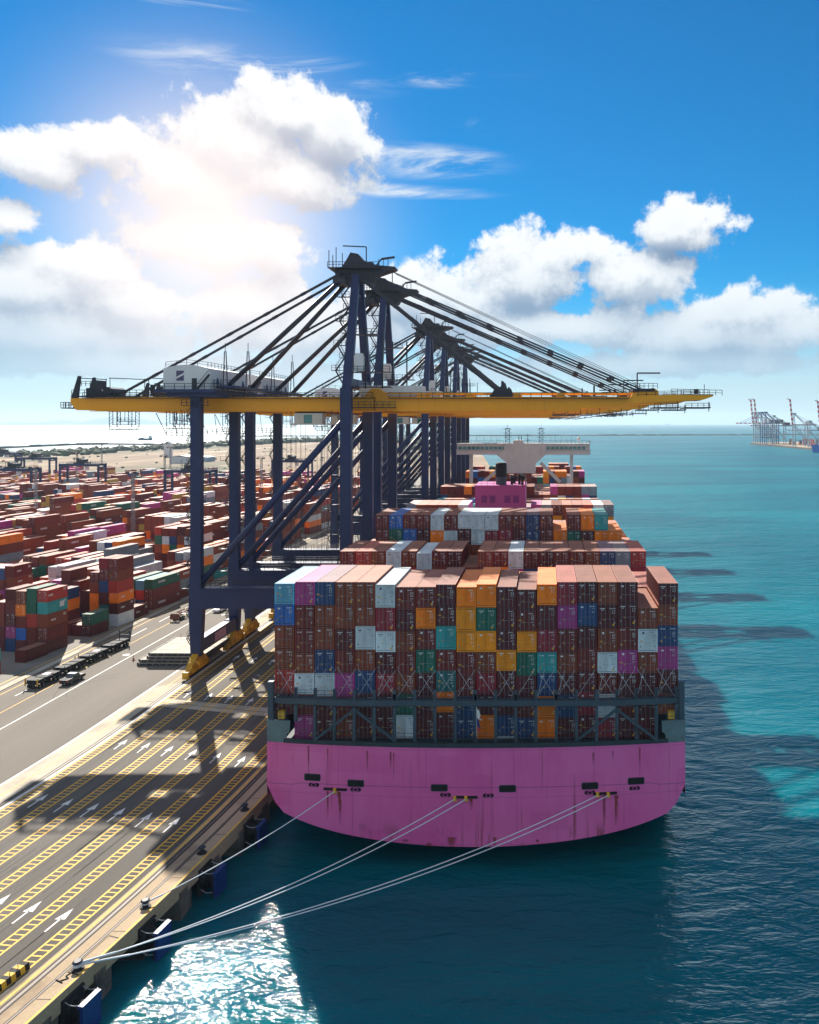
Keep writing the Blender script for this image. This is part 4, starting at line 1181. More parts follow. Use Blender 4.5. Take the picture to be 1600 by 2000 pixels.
# the rest, too small or hidden
keys = list(CNAMES)
mb = MB()
for i, c in enumerate(CONT):
    if i in KEEP: continue
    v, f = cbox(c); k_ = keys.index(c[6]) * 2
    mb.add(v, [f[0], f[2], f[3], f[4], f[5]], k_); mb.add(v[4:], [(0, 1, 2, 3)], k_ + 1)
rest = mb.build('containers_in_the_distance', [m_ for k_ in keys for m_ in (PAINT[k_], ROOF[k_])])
tag(rest, 'mass of smaller stacked containers in the far yard and forward on the ship', 'containers', kind='stuff')

# ------------------------------------------------------------------ ship-to-shore cranes
# local frame: origin on the waterside rail, x across the quay (landside negative), y along the rail
def zigzag(mb, x, y, z0, z1, dx=-1.0, w=2.2, step=3.2, rail=.05):
    """stair tower: flights zig-zagging up beside a leg"""
    z = z0; k = 0
    while z < z1 - .5:
        zn = min(z + step, z1)
        a, b = (x, x + dx * w) if k % 2 == 0 else (x + dx * w, x)
        for yo in (-.35, .35):
            mb.beam((a, y + yo, z), (b, y + yo, zn), .07, .13)
            mb.beam((a, y + yo, z + 1), (b, y + yo, zn + 1), rail)
        for t in range(6): 
            u = (t + .5) / 6; mb.beam((a + (b - a) * u, y - .35, z + (zn - z) * u), (a + (b - a) * u, y + .35, z + (zn - z) * u), .14, .05)
        xo = b + (dx * .7 if b != x else -dx * .0)
        mb.box(min(b, xo) - .35, max(b, xo) + .35, y - .5, y + .5, zn - .08, zn)
        mb.beam((xo + dx * .3, y - .5, zn + 1), (xo + dx * .3, y + .5, zn + 1), rail); mb.beam((xo + dx * .3, y - .5, zn), (xo + dx * .3, y - .5, zn + 1), rail)
        z = zn; k += 1
LSX = RL - RW          # landside leg x, about -29.9
def make_crane():
    root = empty('quay_crane')
    GB, GT = 52.5, 55.4      # girder bottom / top
    for x in (0.0, LSX):
        for y in (-10, 10):
            mb = MB()
            w = 1.1 if x == 0 else 1.02
            top = 58.0 if x != 0 else 57.0
            # flared foot
            mb.hexa([(x - w * .95, y - .8, 3.4), (x + w * .95, y - .8, 3.4), (x + w * .95, y + .8, 3.4), (x - w * .95, y + .8, 3.4), (x - w * 1.35, y - .85, 13), (x + w * 1.35, y - .85, 13), (x + w * 1.35, y + .85, 13), (x - w * 1.35, y + .85, 13)])
            mb.hexa([(x - w * 1.35, y - .85, 13), (x + w * 1.35, y - .85, 13), (x + w * 1.35, y + .85, 13), (x - w * 1.35, y + .85, 13), (x - w, y - .82, 21), (x + w, y - .82, 21), (x + w, y + .82, 21), (x - w, y + .82, 21)])
            mb.box(x - w, x + w, y - .82, y + .82, 21, top)
            mb.box(x - w - .06, x + w + .06, y - .88, y + .88, 30, 30.3); mb.box(x - w - .06, x + w + .06, y - .88, y + .88, 45, 45.3)
            mb.build('leg', M['navy'], root)
    for y in (-10, 10):
        mb = MB(); mb.box(LSX + 1.0, -1.1, y - .95, y + .95, 13.0, 17.0); mb.box(LSX + 1.0, -1.1, y - 1.25, y + 1.25, 17.0, 17.12)
        pb = mb.build('portal_beam', M['navy'], root)
        mb = MB()
        for yo in (-1.15, 1.15): mb.rail([(LSX + 1.2, y + yo, 17.12), (-1.2, y + yo, 17.12)], 1.1, 1.9, .04)
        mb.build('walkway_railing', M['dark'], pb)
        mb = MB(); mb.tube((-.5, y, 50.5), (LSX + .6, y, 17.6), .68, 12); mb.build('diagonal_brace', M['navy'], root, True)
    for x in (0.0, LSX):
        mb = MB(); mb.box(x - .8, x + .8, -9.2, 9.2, 4.0, 6.6)
        sb = mb.build('sill_beam', M['navy'], root)
        mb = MB(); mb.box(x - .9, x + .9, -9.2, 9.2, 56.0, 58.4) if x != 0 else mb.box(x - .8, x + .8, -9.2, 9.2, 57.0, 59.0)
        mb.build('cross_beam', M['navy'], root)
        for y in (-10, 10):
            mb = MB()
            for k in range(4):
                yy = y - 3.6 + k * 2.4
                mb.hexa([(x - .55, yy - .9, .75), (x + .55, yy - .9, .75), (x + .55, yy + .9, .75), (x - .55, yy + .9, .75), (x - .45, yy - .5, 1.9), (x + .45, yy - .5, 1.9), (x + .45, yy + .5, 1.9), (x - .45, yy + .5, 1.9)])
                for dy in (-.5, .5): mb.tube((x - .25, yy + dy, .45), (x + .25, yy + dy, .45), .42, 10, m=1)
                mb.box(x + .55, x + .85, yy - .45, yy + .35, 1.0, 1.9)
            for k in range(2):
                yy = y - 2.4 + k * 4.8; mb.hexa([(x - .6, yy - 1.6, 1.8), (x + .6, yy - 1.6, 1.8), (x + .6, yy + 1.6, 1.8), (x - .6, yy + 1.6, 1.8), (x - .5, yy - .6, 2.9), (x + .5, yy - .6, 2.9), (x + .5, yy + .6, 2.9), (x - .5, yy + .6, 2.9)])
            mb.hexa([(x - .7, y - 3.0, 2.7), (x + .7, y - 3.0, 2.7), (x + .7, y + 3.0, 2.7), (x - .7, y + 3.0, 2.7), (x - .6, y - .9, 4.0), (x + .6, y - .9, 4.0), (x + .6, y + .9, 4.0), (x - .6, y + .9, 4.0)])
            mb.box(x - .6, x + .6, y - 5.4, y - 4.8, .3, 1.6)
            mb.build('wheel_bogie', [M['bogie'], M['dark']], root)
    mb = MB(); mb.box(LSX + .82, LSX + .9, -3.2, 2.6, 4.4, 6.2); mb.build('notice_board', M['sign'], root)
    # twin girders
    hinge = 4.6
    def girder(y, x0, x1, name):
        mb = MB()
        if name == 'boom_girder':
            prof = [(x0, GB), (46, GB), (47, GB + .45), (50, GB + .45), (51, GB + .8), (54.5, GB + .8), (56, GB + 1.35), (59.5, GB + 1.6), (66, GB + 1.9), (72.5, GB + 2.3), (74.6, GB + 3.0), (74.6, GB + 3.25), (66, GB + 3.35), (58, GT), (x0, GT)]
        else:
            prof = [(x0 + 1.2, GB + .15), (x0 + 9, GB), (x1, GB), (x1, GT), (x0 + 9, GT), (x0, GT - .3), (x0, GT - 1.3)]
        mb.prism_y(prof, y - .75, y + .75)
        mb.box(x0 + 4, x1 - 22 if name == 'boom_girder' else x1, y - .95, y + .95, GB - .12, GB + .02)
        g = mb.build(name, M['boom'], root)
        mb = MB(); s = -1 if y < 0 else 1
        xe = 57 if name == 'boom_girder' else x1
        mb.box(x0 + 3, xe, min(y + s * .75, y + s * 1.7), max(y + s * .75, y + s * 1.7), GT - .35, GT - .25)
        mb.rail([(x0 + 3, y + s * 1.65, GT - .25), (xe, y + s * 1.65, GT - .25)], 1.1, 2.2, .045)
        mb.build('girder_walkway', M['dark'], g)
        if name == 'boom_girder':
            mb = MB(); mb.tube((x0 + 2, y, GT + .75), (x1 - 17, y, GT + .75), .16, 8)
            for xx in (14, 24, 34, 43): mb.hexa([(xx - 1.0, y - .3, GT), (xx + 1.0, y - .3, GT), (xx + 1.0, y + .3, GT), (xx - 1.0, y + .3, GT), (xx - .5, y - .3, GT + .9), (xx + .5, y - .3, GT + .9), (xx + .5, y + .3, GT + .9), (xx - .5, y + .3, GT + .9)])
            mb.build('festoon_rail', M['boom'], g)
            mb = MB(); mb.rail([(59, y + s * .7, GT - .1), (73.5, y + s * .7, GB + 3.3)], 1.1, 1.8, .045); mb.build('boom_tip_railing', M['dark'], g)
    for y in (-3.6, 3.6):
        girder(y, -58.5, hinge - .3, 'rear_girder'); girder(y, hinge, 75.5, 'boom_girder')
    for x in (-57, -45, -20, 8, 22, 36, 50, 63, 72):
        mb = MB(); mb.box(x - .45, x + .45, -2.85, 2.85, GB + .9, GB + 2.6) if x < 60 else mb.box(x - .4, x + .4, -2.85, 2.85, GB + 2.2, GB + 3.1); mb.build('girder_tie', M['boom'], root)
    for y in (-3.6, 3.6):
        mb = MB(); mb.prism_y([(hinge - 2.2, GT), (hinge + 2.4, GT), (hinge + 1.8, GT + .9), (hinge + .9, GT + 1.7), (hinge - .6, GT + 1.75), (hinge - 1.5, GT + 1.0)], y - .95, y + .95); mb.build('boom_hinge', M['boom'], root)
    # hinge platform
    mb = MB(); mb.box(-1.0, 9.0, -5.8, -4.6, GB + .6, GB + .75); mb.rail([(-1, -5.8, GB + .75), (9, -5.8, GB + .75)], 1.1, 1.2, .05); mb.build('hinge_platform', M['dark'], root)
    # A-frame and apex
    AP = 81.0
    for y in (-1, 1):
        mb = MB(); mb.beam((0, y * 9.6, 56), (0, y * 1.6, AP), 1.9, 1.3, w2=1.5, h2=1.1); mb.build('tower_leg', M['navy'], root)
    for z, yy in ((64, 7.1), (77, 3.1)):
        mb = MB(); mb.beam((0, -yy, z), (0, yy, z), .6, .7); mb.build('tower_tie', M['navy'], root)
    mb = MB()
    mb.prism_y([(-3.4, AP - .8), (3.2, AP - 1.6), (4.4, AP + .2), (8.2, AP + 1.5), (8.2, AP + 1.9), (3.6, AP + 2.3), (1.6, AP + 3.2), (.4, AP + 4.6), (-1.2, AP + 4.9), (-1.9, AP + 3.6), (-3.0, AP + 1.9), (-4.6, AP + 1.6), (-4.4, AP + .2)], -1.6, 1.6)
    mb.box(-5.6, 5.2, -3.2, 3.2, AP + 1.35, AP + 1.5)
    mb.rail([(-5.6, -3.2, AP + 1.5), (5.2, -3.2, AP + 1.5)], 1.1, 1.1, .05)
    mb.box(-4.6, -2.0, -2.8, 2.8, AP - 1.8, AP - .5)
    for k in range(4): mb.tube((-1.6 + k * 1.4, -1.2 + k * .5, AP + 2.4), (-1.6 + k * 1.4, -.9 + k * .5, AP + 2.4), .9, 12)
    mb.beam((4.2, -1, AP + 2.3), (5.2, -1, AP + 3.6), .25); mb.beam((5.2, -1, AP + 3.6), (8.0, -1, AP + 4.0), .4)
    for x in (4.6, 5.6, 6.6): mb.beam((x, -1, AP + 1.6), (x, -1, AP + 3.6), .12)
    apex = mb.build('apex_platform', M['stay'], root)
    mb = MB()
    for x, h in ((-5.4, 3.6), (-4.6, 2.6), (-3.9, 4.2), (-2.6, 3.0)): mb.beam((x, -2.8, AP + 1.5), (x, -2.8, AP + 1.5 + h), .14)
    mb.beam((1.8, 0, AP + 3), (1.8, 0, AP + 6.4), .2); mb.beam((1.8, 0, AP + 6.4), (-3.2, 0, AP + 6.6), .22)
    mb.build('apex_antenna', M['stay'], apex)
    # stays: doubled flat bars
    def stay(p, q, name, r=.2, gap=.42, joints=6):
        mb = MB(); p, q = Vector(p), Vector(q)
        for s in (-.5, .5):
            o = Vector((0, 0, s * gap)); mb.beam(p + o, q + o, r, r * 1.35)
        for k in range(1, joints):
            c = p.lerp(q, k / joints); d = (q - p).normalized(); mb.beam(c - d * .6, c + d * .6, r * 1.6, gap + r * 1.6)
        mb.build(name, M['stay'], root)
    for y in (-1, 1):
        stay((2.6, y * 2.0, AP + .2), (60.0, y * 3.6, GT + 1.2), 'outer_forestay', .24, .58, 9)
        stay((1.6, y * 1.8, AP - 1.0), (30.2, y * 3.6, GT + 1.1), 'inner_forestay', .26, .5, 5)
        stay((-3.2, y * 2.2, AP + .3), (-49.0, y * 3.6, GT + .3), 'backstay', .2, .28, 6)
        mb = MB(); mb.tube((-2.6, y * 2.0, AP - .6), (-25.0, y * 6.5, 57.6), .5, 10); mb.build('back_strut', M['stay'], root, True)
        mb = MB(); mb.tube((-27.5, y * 7, 57.8), (-27.5, y * 7, 59.2), .9, 8, .6); mb.build('strut_foot', M['navy'], root)
        mb = MB()
        for k in range(2): mb.tube((7.0 + k * .8, y * 1.2, AP + 1.3 - k * .5), (60.5, y * 2.2, GT + 2.2 - k * .5), .045, 4)
        mb.build('boom_hoist_rope', M['dark'], root)
    # stay anchorage on the boom
    mb = MB(); mb.box(28.3, 33.0, -4.4, 4.4, GT, GT + .5)
    for y in (-3.6, 3.6): mb.prism_y([(28.6, GT + .5), (33.2, GT + .5), (32.6, GT + 1.4), (31.6, GT + 1.9), (31.2, GT + 3.2), (30.7, GT + 3.4), (30.6, GT + 2.2), (29.2, GT + 1.6)], y - .5, y + .5)
    mb.build('inner_stay_anchor', M['stay'], root)
    for y in (-3.6, 3.6):
        mb = MB(); mb.prism_y([(57.5, GT - .1), (63.5, GT - .5), (63.2, GT + 1.3), (62.2, GT + 1.9), (58.0, GT + .8)], y - .6, y + .6)
        sa = mb.build('outer_stay_anchor', M['boom'], root)
    mb = MB(); mb.box(58, 62.5, -4.6, 4.6, GT + 1.2, GT + 1.7); mb.rail([(57.5, -4.6, GT + 1.7), (63, -4.6, GT + 1.7)], 1.1, .8, .05)
    mb.beam((59.0, -3, GT + 1.5), (59.0, -3, GT + 5.0), .25); mb.beam((59.0, -3, GT + 5.0), (63.8, -3, GT + 5.0), .28); mb.beam((53, -3, GT + 2.6), (57.5, -3, GT + 2.6), .24); mb.beam((50, -3, GT), (50, -3, GT + 2.4), .35); mb.beam((47.5, -3, GT), (47.5, -3, GT + 1.8), .3)
    mb.box(66, 74.8, -3.6, 3.6, GB + 3.3, GB + 3.45); mb.rail([(66, -3.6, GB + 3.45), (76.6, -3.6, GB + 3.2)], 1.1, 1.2, .05); mb.tube((71.5, -2, GB + 3.6), (71.5, -2, GB + 4.6), .5, 8); mb.beam((73, -3, GB + 3.4), (73, -3, GB + 5.6), .12)
    tag(mb.build('boom_end_gear', M['dark'], sa), kind='stuff')
    for x in (41.5, 44.5, 48.5, 53.0): mb = MB(); mb.box(x, x + 2.6, -4.2, 4.2, GB - .75, GB - .6); mb.beam((x, -4, GB - .7), (x, -4, GB + .3), .1); mb.beam((x + 2.6, -4, GB - .7), (x + 2.6, -4, GB + .6), .1); mb.build('buffer_stop_platform', M['dark'], root)
    for x in (62.5, 69): mb = MB(); mb.box(x, x + 5.2, -3.8, 3.8, GB + .55, GB + .8); mb.beam((x + 4.8, -3.8, GB - .1), (x + 4.8, -3.8, GB + 1.9), .16); mb.rail([(x, -3.8, GB + .8), (x + 5.0, -3.8, GB + .8)], .8, 1.2, .05); mb.build('buffer_stop_platform', M['dark'], root)
    # machinery house across the girders
    mb = MB()
    hx0, hx1 = -36.2, -27.0; hz0, hz1 = 56.7, 61.6
    n = 8
    prof = [(hx0, hz0), (hx1, hz0)] + [(hx1 + (hx0 - hx1) * k / n, hz1 - .75 + .75 * sin(pi * (k + .0) / n)) for k in range(n + 1)]
    mb.prism_y(prof, -11.0, 10.0)
    house = mb.build('machinery_house', M['white'], root)
    mb = MB(); mb.box(hx0 - 1.2, hx1 + 1.6, -12.4, 11.2, 56.0, 56.65); mb.box(hx0 + 1, hx1 + 1.4, -11.6, 10.4, 55.2, 56.0); mb.build('house_floor', M['navy'], house)
    mb = MB(); mb.rail([(hx0 - 1.1, -12.3, 56.65), (hx1 + 1.5, -12.3, 56.65), (hx1 + 1.5, 11.1, 56.65)], 1.15, 1.7, .05)
    mb.rail([(hx0 + .4, -10.8, hz1 - .5), ((hx0 + hx1) / 2, -10.8, hz1), (hx1 - .4, -10.8, hz1 - .5), (hx1 - .4, 9.8, hz1 - .5)], 1.0, 1.6, .04)
    mb.beam((-29.2, -11.6, 56.7), (-26.8, -11.6, 59.6), .2, .4); mb.beam((-29.2, -11.6, 57.7), (-26.8, -11.6, 60.6), .08)
    mb.build('house_railing', M['dark'], house)
    mb = MB(); mb.box(-30.5, -29.5, -11.06, -10.9, 56.7, 58.9); mb.build('house_door', M['dark'], house)
    mb = MB(); mb.box(-33.6, -32.1, -11.04, -10.95, 58.4, 60.4, 0); mb.add([(-33.6, -11.05, 58.75), (-32.1, -11.05, 59.55), (-32.1, -11.05, 60.0), (-32.75, -11.05, 59.6), (-33.1, -11.05, 59.45), (-33.6, -11.05, 59.15)], ((0, 1, 2, 3, 4, 5),), 1); mb.build('house_emblem', [M['logo'], M['white']], house)
    for x in (-26.2, -21.5):
        mb = MB()
        for d in (-.5, .5): mb.beam((x + d, -5, 56), (x + d * .3, -5, 64.8), .16)
        mb.beam((x, -5, 64.8), (x, -5, 66.5), .1); mb.build('floodlight_mast', M['stay'], root)
    # platform beside the landside leg top
    mb = MB(); mb.box(LSX - 2.4, LSX + 2.8, -11.6, -10.8, 53.4, 53.5); mb.rail([(LSX - 2.4, -11.6, 53.5), (LSX + 2.8, -11.6, 53.5)], 1.1, .9, .05); mb.build('leg_platform', M['dark'], root)
    mb = MB(); mb.box(-26.4, -22.6, -9.4, 9.4, 57.0, 57.5); mb.rail([(-28, -9.6, 57.5), (-22.6, -9.6, 57.5)], 1.1, 1.2, .06); mb.build('winch_platform', M['navy'], root)
    # rear end gear
    mb = MB(); mb.box(-58.2, -44, -4.8, 4.8, GT, GT + .2)
    mb.rail([(-58, -4.8, GT + .2), (-38, -4.8, GT + .2)], 1.2, 1.3, .05)
    for y_ in (-3.0, 2.6): mb.hexa([(-59.3, y_, GT - .6), (-57.8, y_, GT - .6), (-57.8, y_ + .4, GT - .6), (-59.3, y_ + .4, GT - .6), (-57.8, y_, GT + 4.4), (-57.2, y_, GT + 4.4), (-57.2, y_ + .4, GT + 4.4), (-57.8, y_ + .4, GT + 4.4)])
    mb.box(-56.4, -54.0, -2.4, 2.4, GT + .2, GT + 1.9); mb.box(-55.2, -54.6, -2.0, 2.0, GT + 1.9, GT + 3.6); mb.rail([(-57, -4.7, GT + 2.2), (-52.4, -4.7, GT + 2.2)], 1.0, .8, .05); mb.tube((-51.6, -3, GT + 1.2), (-51.6, 3, GT + 1.2), .95, 10); mb.tube((-53.2, -3, GT + .9), (-53.2, 3, GT + .9), .7, 10)
    for xa, xb in ((-57, -51.2), (-50.6, -43.2), (-42.6, -36)): mb.beam((xa, -4.2, GT + 3.9), (xb, -4.2, GT + 3.6), .16); mb.beam((xb, -4.2, GT), (xb, -4.2, GT + 3.8), .12); mb.beam((xa + .2, -4.2, GT), (xa + .2, -4.2, GT + 3.9), .1)
    mb.box(-41.5, -39, -3, 3, GT + .3, GT + 1.6); mb.tube((-42.6, -2, GT + .2), (-42.6, -2, GT + 2.6), .5, 8)
    mb.box(-61.2, -58.4, -3.2, 3.2, GB + .5, GB + .7); mb.rail([(-61.2, -3.2, GB + .7), (-58.4, -3.2, GB + .7)], 1.1, .7, .05); mb.rail([(-61.2, -3.2, GB + .7), (-61.2, 3.2, GB + .7)], 1.1, .9, .05)
    tag(mb.build('rear_end_gear', M['dark'], root), kind='stuff')
    # hanging maintenance cages
    for x0, w, z0 in ((-50.4, 4.7, GB - 3.9), (-38.6, 3.8, GB - 3.7)):
        mb = MB()
        for y in (-4.5, -1.5):
            for x in (x0, x0 + .75, x0 + w - .75, x0 + w): mb.beam((x, y, z0 + (.0 if x in (x0, x0 + w) else .9)), (x, y, GB), .11)
            mb.beam((x0, y, z0), (x0 + w, y, z0), .16); mb.beam((x0 + .75, y, z0 + 1.0), (x0 + w - .75, y, z0 + 1.0), .09)
            mb.beam((x0 + .0, y, z0 + .9), (x0 + .75, y, z0), .1); mb.beam((x0 + w, y, z0 + .9), (x0 + w - .75, y, z0), .1)
            for k in range(4):
                za, zb = z0 + 1 + k * .7, z0 + 1.7 + k * .7
                mb.beam((x0, y, za), (x0 + .75, y, zb), .05); mb.beam((x0 + w, y, za), (x0 + w - .75, y, zb), .05)
            mb.beam((x0 + 1.7, y, z0 + 1.75), (x0 + w - .8, y, z0 + 1.75), .14); mb.beam((x0 + 1.7, y, z0 + 1.75), (x0 + 1.7, y, GB), .09); mb.rail([(x0 + 1.7, y, z0 + 1.75), (x0 + w - .8, y, z0 + 1.75)], .7, .6, .03)
        mb.box(x0, x0 + w, -4.5, -1.5, z0 - .06, z0 + .02)
        mb.build('maintenance_cage', M['stay'], root)
    # operator cabin and trolley
    mb = MB(); mb.box(-12.4, -6.2, -2.7, 2.7, GB - .5, GB + .3, 0); mb.box(-11.2, -4.6, -2.4, 2.4, GB - .35, GB - .15, 0)
    tr = mb.build('trolley', M['rust'], root)
    mb = MB(); mb.box(-12.0, -10.0, -5.0, -2.6, GB - 2.9, GB - .5); mb.box(-8.3, -6.2, -5.0, -2.6, GB - 2.9, GB - .5); mb.box(-10.0, -8.3, -5.0, -2.6, GB - 2.9, GB - 2.6); mb.box(-10.0, -8.3, -5.0, -2.6, GB - .8, GB - .5); mb.box(-10.0, -8.3, -4.6, -2.6, GB - 2.6, GB - .8)
    mb.box(-12.9, -12.0, -4.8, -3.0, GB - 3.0, GB - 2.6)
    cb = mb.build('operator_cabin', M['cream'], tr)
    mb = MB(); mb.box(-9.95, -8.35, -4.9, -4.8, GB - 2.55, GB - .85); mb.build('cabin_window', M['tealglass'], cb)
    mb = MB()
    for x in (-14.6, -13.8, -12.6, -11.6, -8.2, -7.0):
        for y in (-1.6, 1.6): mb.tube((x, y, GB), (x, y, 2.2), .035, 4)
    mb.build('hoist_rope', M['dark'], root)
    mb = MB(); mb.box(-15.0, -6.6, -1.4, 1.4, .6, 1.4); mb.box(-14.6, -14.0, -3.0, 3.0, .3, .9); mb.box(-7.6, -7.0, -3.0, 3.0, .3, .9); mb.box(-12, -9.6, -1.0, 1.0, 1.4, 2.4); mb.build('spreader', M['orange'], root)
    # stairs: landside legs (outboard) and tower
    for y in (-10, 10):
        mb = MB(); zigzag(mb, LSX - 1.2, y + 1.6, 4.0, 52.5, -1, 1.5, 2.5)
        mb.box(LSX - 6.4, LSX - 1.0, y + .6, y + 1.6, 47.4, 47.5); mb.rail([(LSX - 6.4, y + .6, 47.5), (LSX - 1.0, y + .6, 47.5)], 1.1, .9, .05); mb.beam((LSX - 6.4, y + .8, 47.5), (LSX - 8.6, y + .8, 52), .12); mb.beam((LSX - 4.4, y + .8, 47.5), (LSX - 4.9, y + .8, 52), .1)
        mb.build('stair_tower', M['dark'], root)
    mb = MB()
    z = 58.0; k = 0
    while z < 80:
        f = (z - 56) / 26; y = -(9.6 - 8 * f); x = -1.0
        y2 = -(9.6 - 8 * (f + 2.6 / 26))
        a, b = (x, x - 1.6) if k % 2 == 0 else (x - 1.6, x)
        for yo in (-.3, .3): mb.beam((a, y + yo, z), (b, y2 + yo, z + 2.6), .1, .16); mb.beam((a, y + yo, z + 1), (b, y2 + yo, z + 3.6), .05)
        mb.box(-3.4 if k % 2 == 0 else -1.9, -.8, y2 - .5, y2 + .5, z + 2.55, z + 2.65); mb.rail([(-3.3 if k % 2 == 0 else -1.9, y2 - .5, z + 2.65), (-.9, y2 - .5, z + 2.65)], 1.0, .8, .04)
        z += 2.6; k += 1
    mb.build('tower_stair', M['dark'], root)
    mb = MB(); zigzag(mb, -1.3, -8.3, 6.5, 52, -1, .9, 3.0); mb.build('leg_ladder', M['dark'], root)
    mb = MB(); mb.box(1.2, 3.0, -8.6, -6.8, 60.5, 63.6); mb.box(1.4, 2.8, -8.5, -6.9, 63.6, 64.1); mb.build('electrical_cabinet', M['white'], root)
    mb = MB()
    for z in (57.2, 60.2, 68.0): mb.box(.8, 8.5, -9.4, -6.0, z, z + .12) if z < 66 else mb.box(1.0, 5.5, -7.0, -4.8, z, z + .12)
    for z in (57.3, 60.3): mb.rail([(.8, -9.4, z), (8.5, -9.4, z)], 1.1, 1.1, .05)
    for x in (3.2, 6.6): mb.beam((x, -7, 57), (x, -7, 69.5), .28)
    mb.rail([(1.0, -7.0, 68.1), (5.5, -7.0, 68.1)], 1.1, 1.0, .05)
    mb.build('tower_platform', M['dark'], root)
    mb = MB(); mb.box(1.0, 14, -2.8, 2.8, GT + .2, GT + 2.4); mb.build('hinge_housing', M['white'], root)
    return root
crane = make_crane()
CY = [174.0, 203.5, 281.0, 323.0, 366.0, 406.0]
NEAR = ['nearest blue quay crane with yellow boom reaching over the ship', 'second blue quay crane standing close behind the nearest one', 'third blue quay crane from the front, behind a wide gap', 'fourth blue quay crane from the front of the crane row', 'fifth blue quay crane, last but one in the row', 'farthest blue quay crane at the end of the crane row']
for i, y in enumerate(CY):
    c = crane if i == 0 else copy_tree(crane)
    c.location = (RW, y, Q)
    tag(c, NEAR[i], 'quay crane', 'blue and yellow quay cranes along the berth')

# ------------------------------------------------------------------ quay furniture
FW = ['nearest', 'second', 'third', 'fourth', 'fifth', 'sixth']
def make_fender():
    root = empty('quay_fender')
    mb = MB(); mb.box(1.75, 2.05, -1.15, 1.15, .2, 3.0); mb.box(1.6, 1.75, -1.2, 1.2, 2.75, 3.05); mb.build('fender_panel', M['fender'], root)
    mb = MB(); mb.tube((.0, 0, 2.0), (.45, 0, 2.0), .95, 14, .95); mb.tube((.45, 0, 2.0), (1.5, 0, 2.0), .8, 14, .55); mb.tube((1.5, 0, 2.0), (1.62, 0, 2.0), .85, 14); mb.build('rubber_cone', M['rubber'], root, True)
    mb = MB(); mb.box(1.45, 1.75, -1.1, 1.1, .3, 2.75); mb.box(-.1, .25, -1.3, 1.3, .4, 3.3); mb.build('fender_frame', M['rubber'], root)
    mb = MB()
    for s in (-1, 1):
        pts = [(.1 + 1.6 * k / 6, s * 1.08, 3.2 - .22 * sin(pi * k / 6) - .15 * k / 6) for k in range(7)]
        mb.path(pts, .05, 5); mb.path([(.1, s * 1.2, 1.2), (.9, s * 1.2, .8), (1.6, s * 1.2, .9)], .05, 5)
    mb.build('chain', M['galv'], root)
    return root
fen = make_fender()
for i, y in enumerate((73.0, 83.2, 94.0, 104.6)):
    f = fen if i == 0 else copy_tree(fen)
    f.location = (QE + s_curve(y), y, 0); f.rotation_euler = (0, 0, -atan2((s_curve(y + 1) - s_curve(y - 1)) / 2, 1))
    tag(f, ['nearest blue fender panel hanging on the quay wall, at the bottom of the picture', 'second blue quay fender, below the bollard of the single rope', 'third blue quay fender from the front, in shadow beyond the single rope', 'farthest blue quay fender, half hidden by the stern corner'][i], 'fender', 'blue quay fenders')
def make_bollard():
    root = empty('bollard')
    mb = MB(); mb.tube((0, 0, 0), (0, 0, .08), .55, 14); mb.tube((0, 0, .08), (0, 0, .55), .30, 14, .24); mb.build('bollard_post', M['rubber'], root, False)
    mb = MB(); mb.tube((0, 0, .5), (0, -.02, .68), .28, 14, .46); mb.tube((0, -.02, .68), (0, -.03, .80), .46, 14, .30); mb.build('bollard_head', M['dark'], root)
    return root
bol = make_bollard()
BP = []
for i, y in enumerate((75.0, 84.6, 95.2, 105.8)):
    b = bol if i == 0 else copy_tree(bol)
    p = (QE + s_curve(y) - .95, y, Q + .004); BP.append(p)
    b.location = p
    tag(b, ['nearest mooring bollard holding the two pairs of white ropes', 'mooring bollard holding the single white rope', 'empty mooring bollard on the sunlit quay, third from the front', 'empty mooring bollard in the shade beside the stern'][i], 'bollard', 'mooring bollards on the quay edge')
def rope(p, q, sag, label, r=.055):
    p, q = Vector(p), Vector(q); mb = MB(); n = 26
    pts = []
    for k in range(n + 1):
        t = k / n; v = p.lerp(q, t); v.z -= sag * 4 * t * (1 - t); pts.append(tuple(v))
    mb.path(pts, r, 6)
    d = (q - p).normalized()
    a = Vector(pts[-1]); mb.path([pts[-3], tuple(Vector(pts[-2]) + Vector((0, 0, .03))), tuple(a)], r * 1.6, 6)
    n = 12; c = Vector(q)
    ring = [(c.x + .36 * cos(2 * pi * k / n), c.y + .36 * sin(2 * pi * k / n), c.z) for k in range(n + 1)]
    mb.path(ring, r, 5)
    tag(mb.build('mooring_rope', M['rope']), label, 'rope', 'white mooring ropes')
q1 = (BP[0][0], BP[0][1], Q + .42); q2 = (BP[1][0], BP[1][1], Q + .42)
rope(FAIR['a'][0], q2, .6, 'single white mooring rope from the left fairlead to the second bollard')
rope(FAIR['b'][0], (q1[0], q1[1], q1[2]), 1.4, 'upper left rope of the pair from the middle fairlead to the nearest bollard')
rope(FAIR['b'][1], (q1[0], q1[1], q1[2] + .1), 1.6, 'lower right rope of the pair from the middle fairlead to the nearest bollard')
rope(FAIR['c'][0], (q1[0], q1[1], q1[2] - .1), 2.0, 'upper left rope of the pair from the right fairlead to the nearest bollard')
rope(FAIR['c'][1], (q1[0], q1[1], q1[2] - .05), 2.2, 'lower right rope of the pair from the right fairlead to the nearest bollard')
mb = MB(); p = BP[0]
mb.path([(p[0] - .2, p[1] - .4, Q + .05), (p[0] - .5, p[1] - 1.0, Q + .05), (p[0] - .1, p[1] - 1.3, Q + .05), (p[0] - .7, p[1] - 1.7, Q + .05), (p[0] - 1.1, p[1] - 1.5, Q + .05), (p[0] - .3, p[1] - 1.9, Q + .05)], .05, 5)
tag(mb.build('loose_rope', M['groove']), 'dark loose rope end lying by the nearest bollard', 'rope')
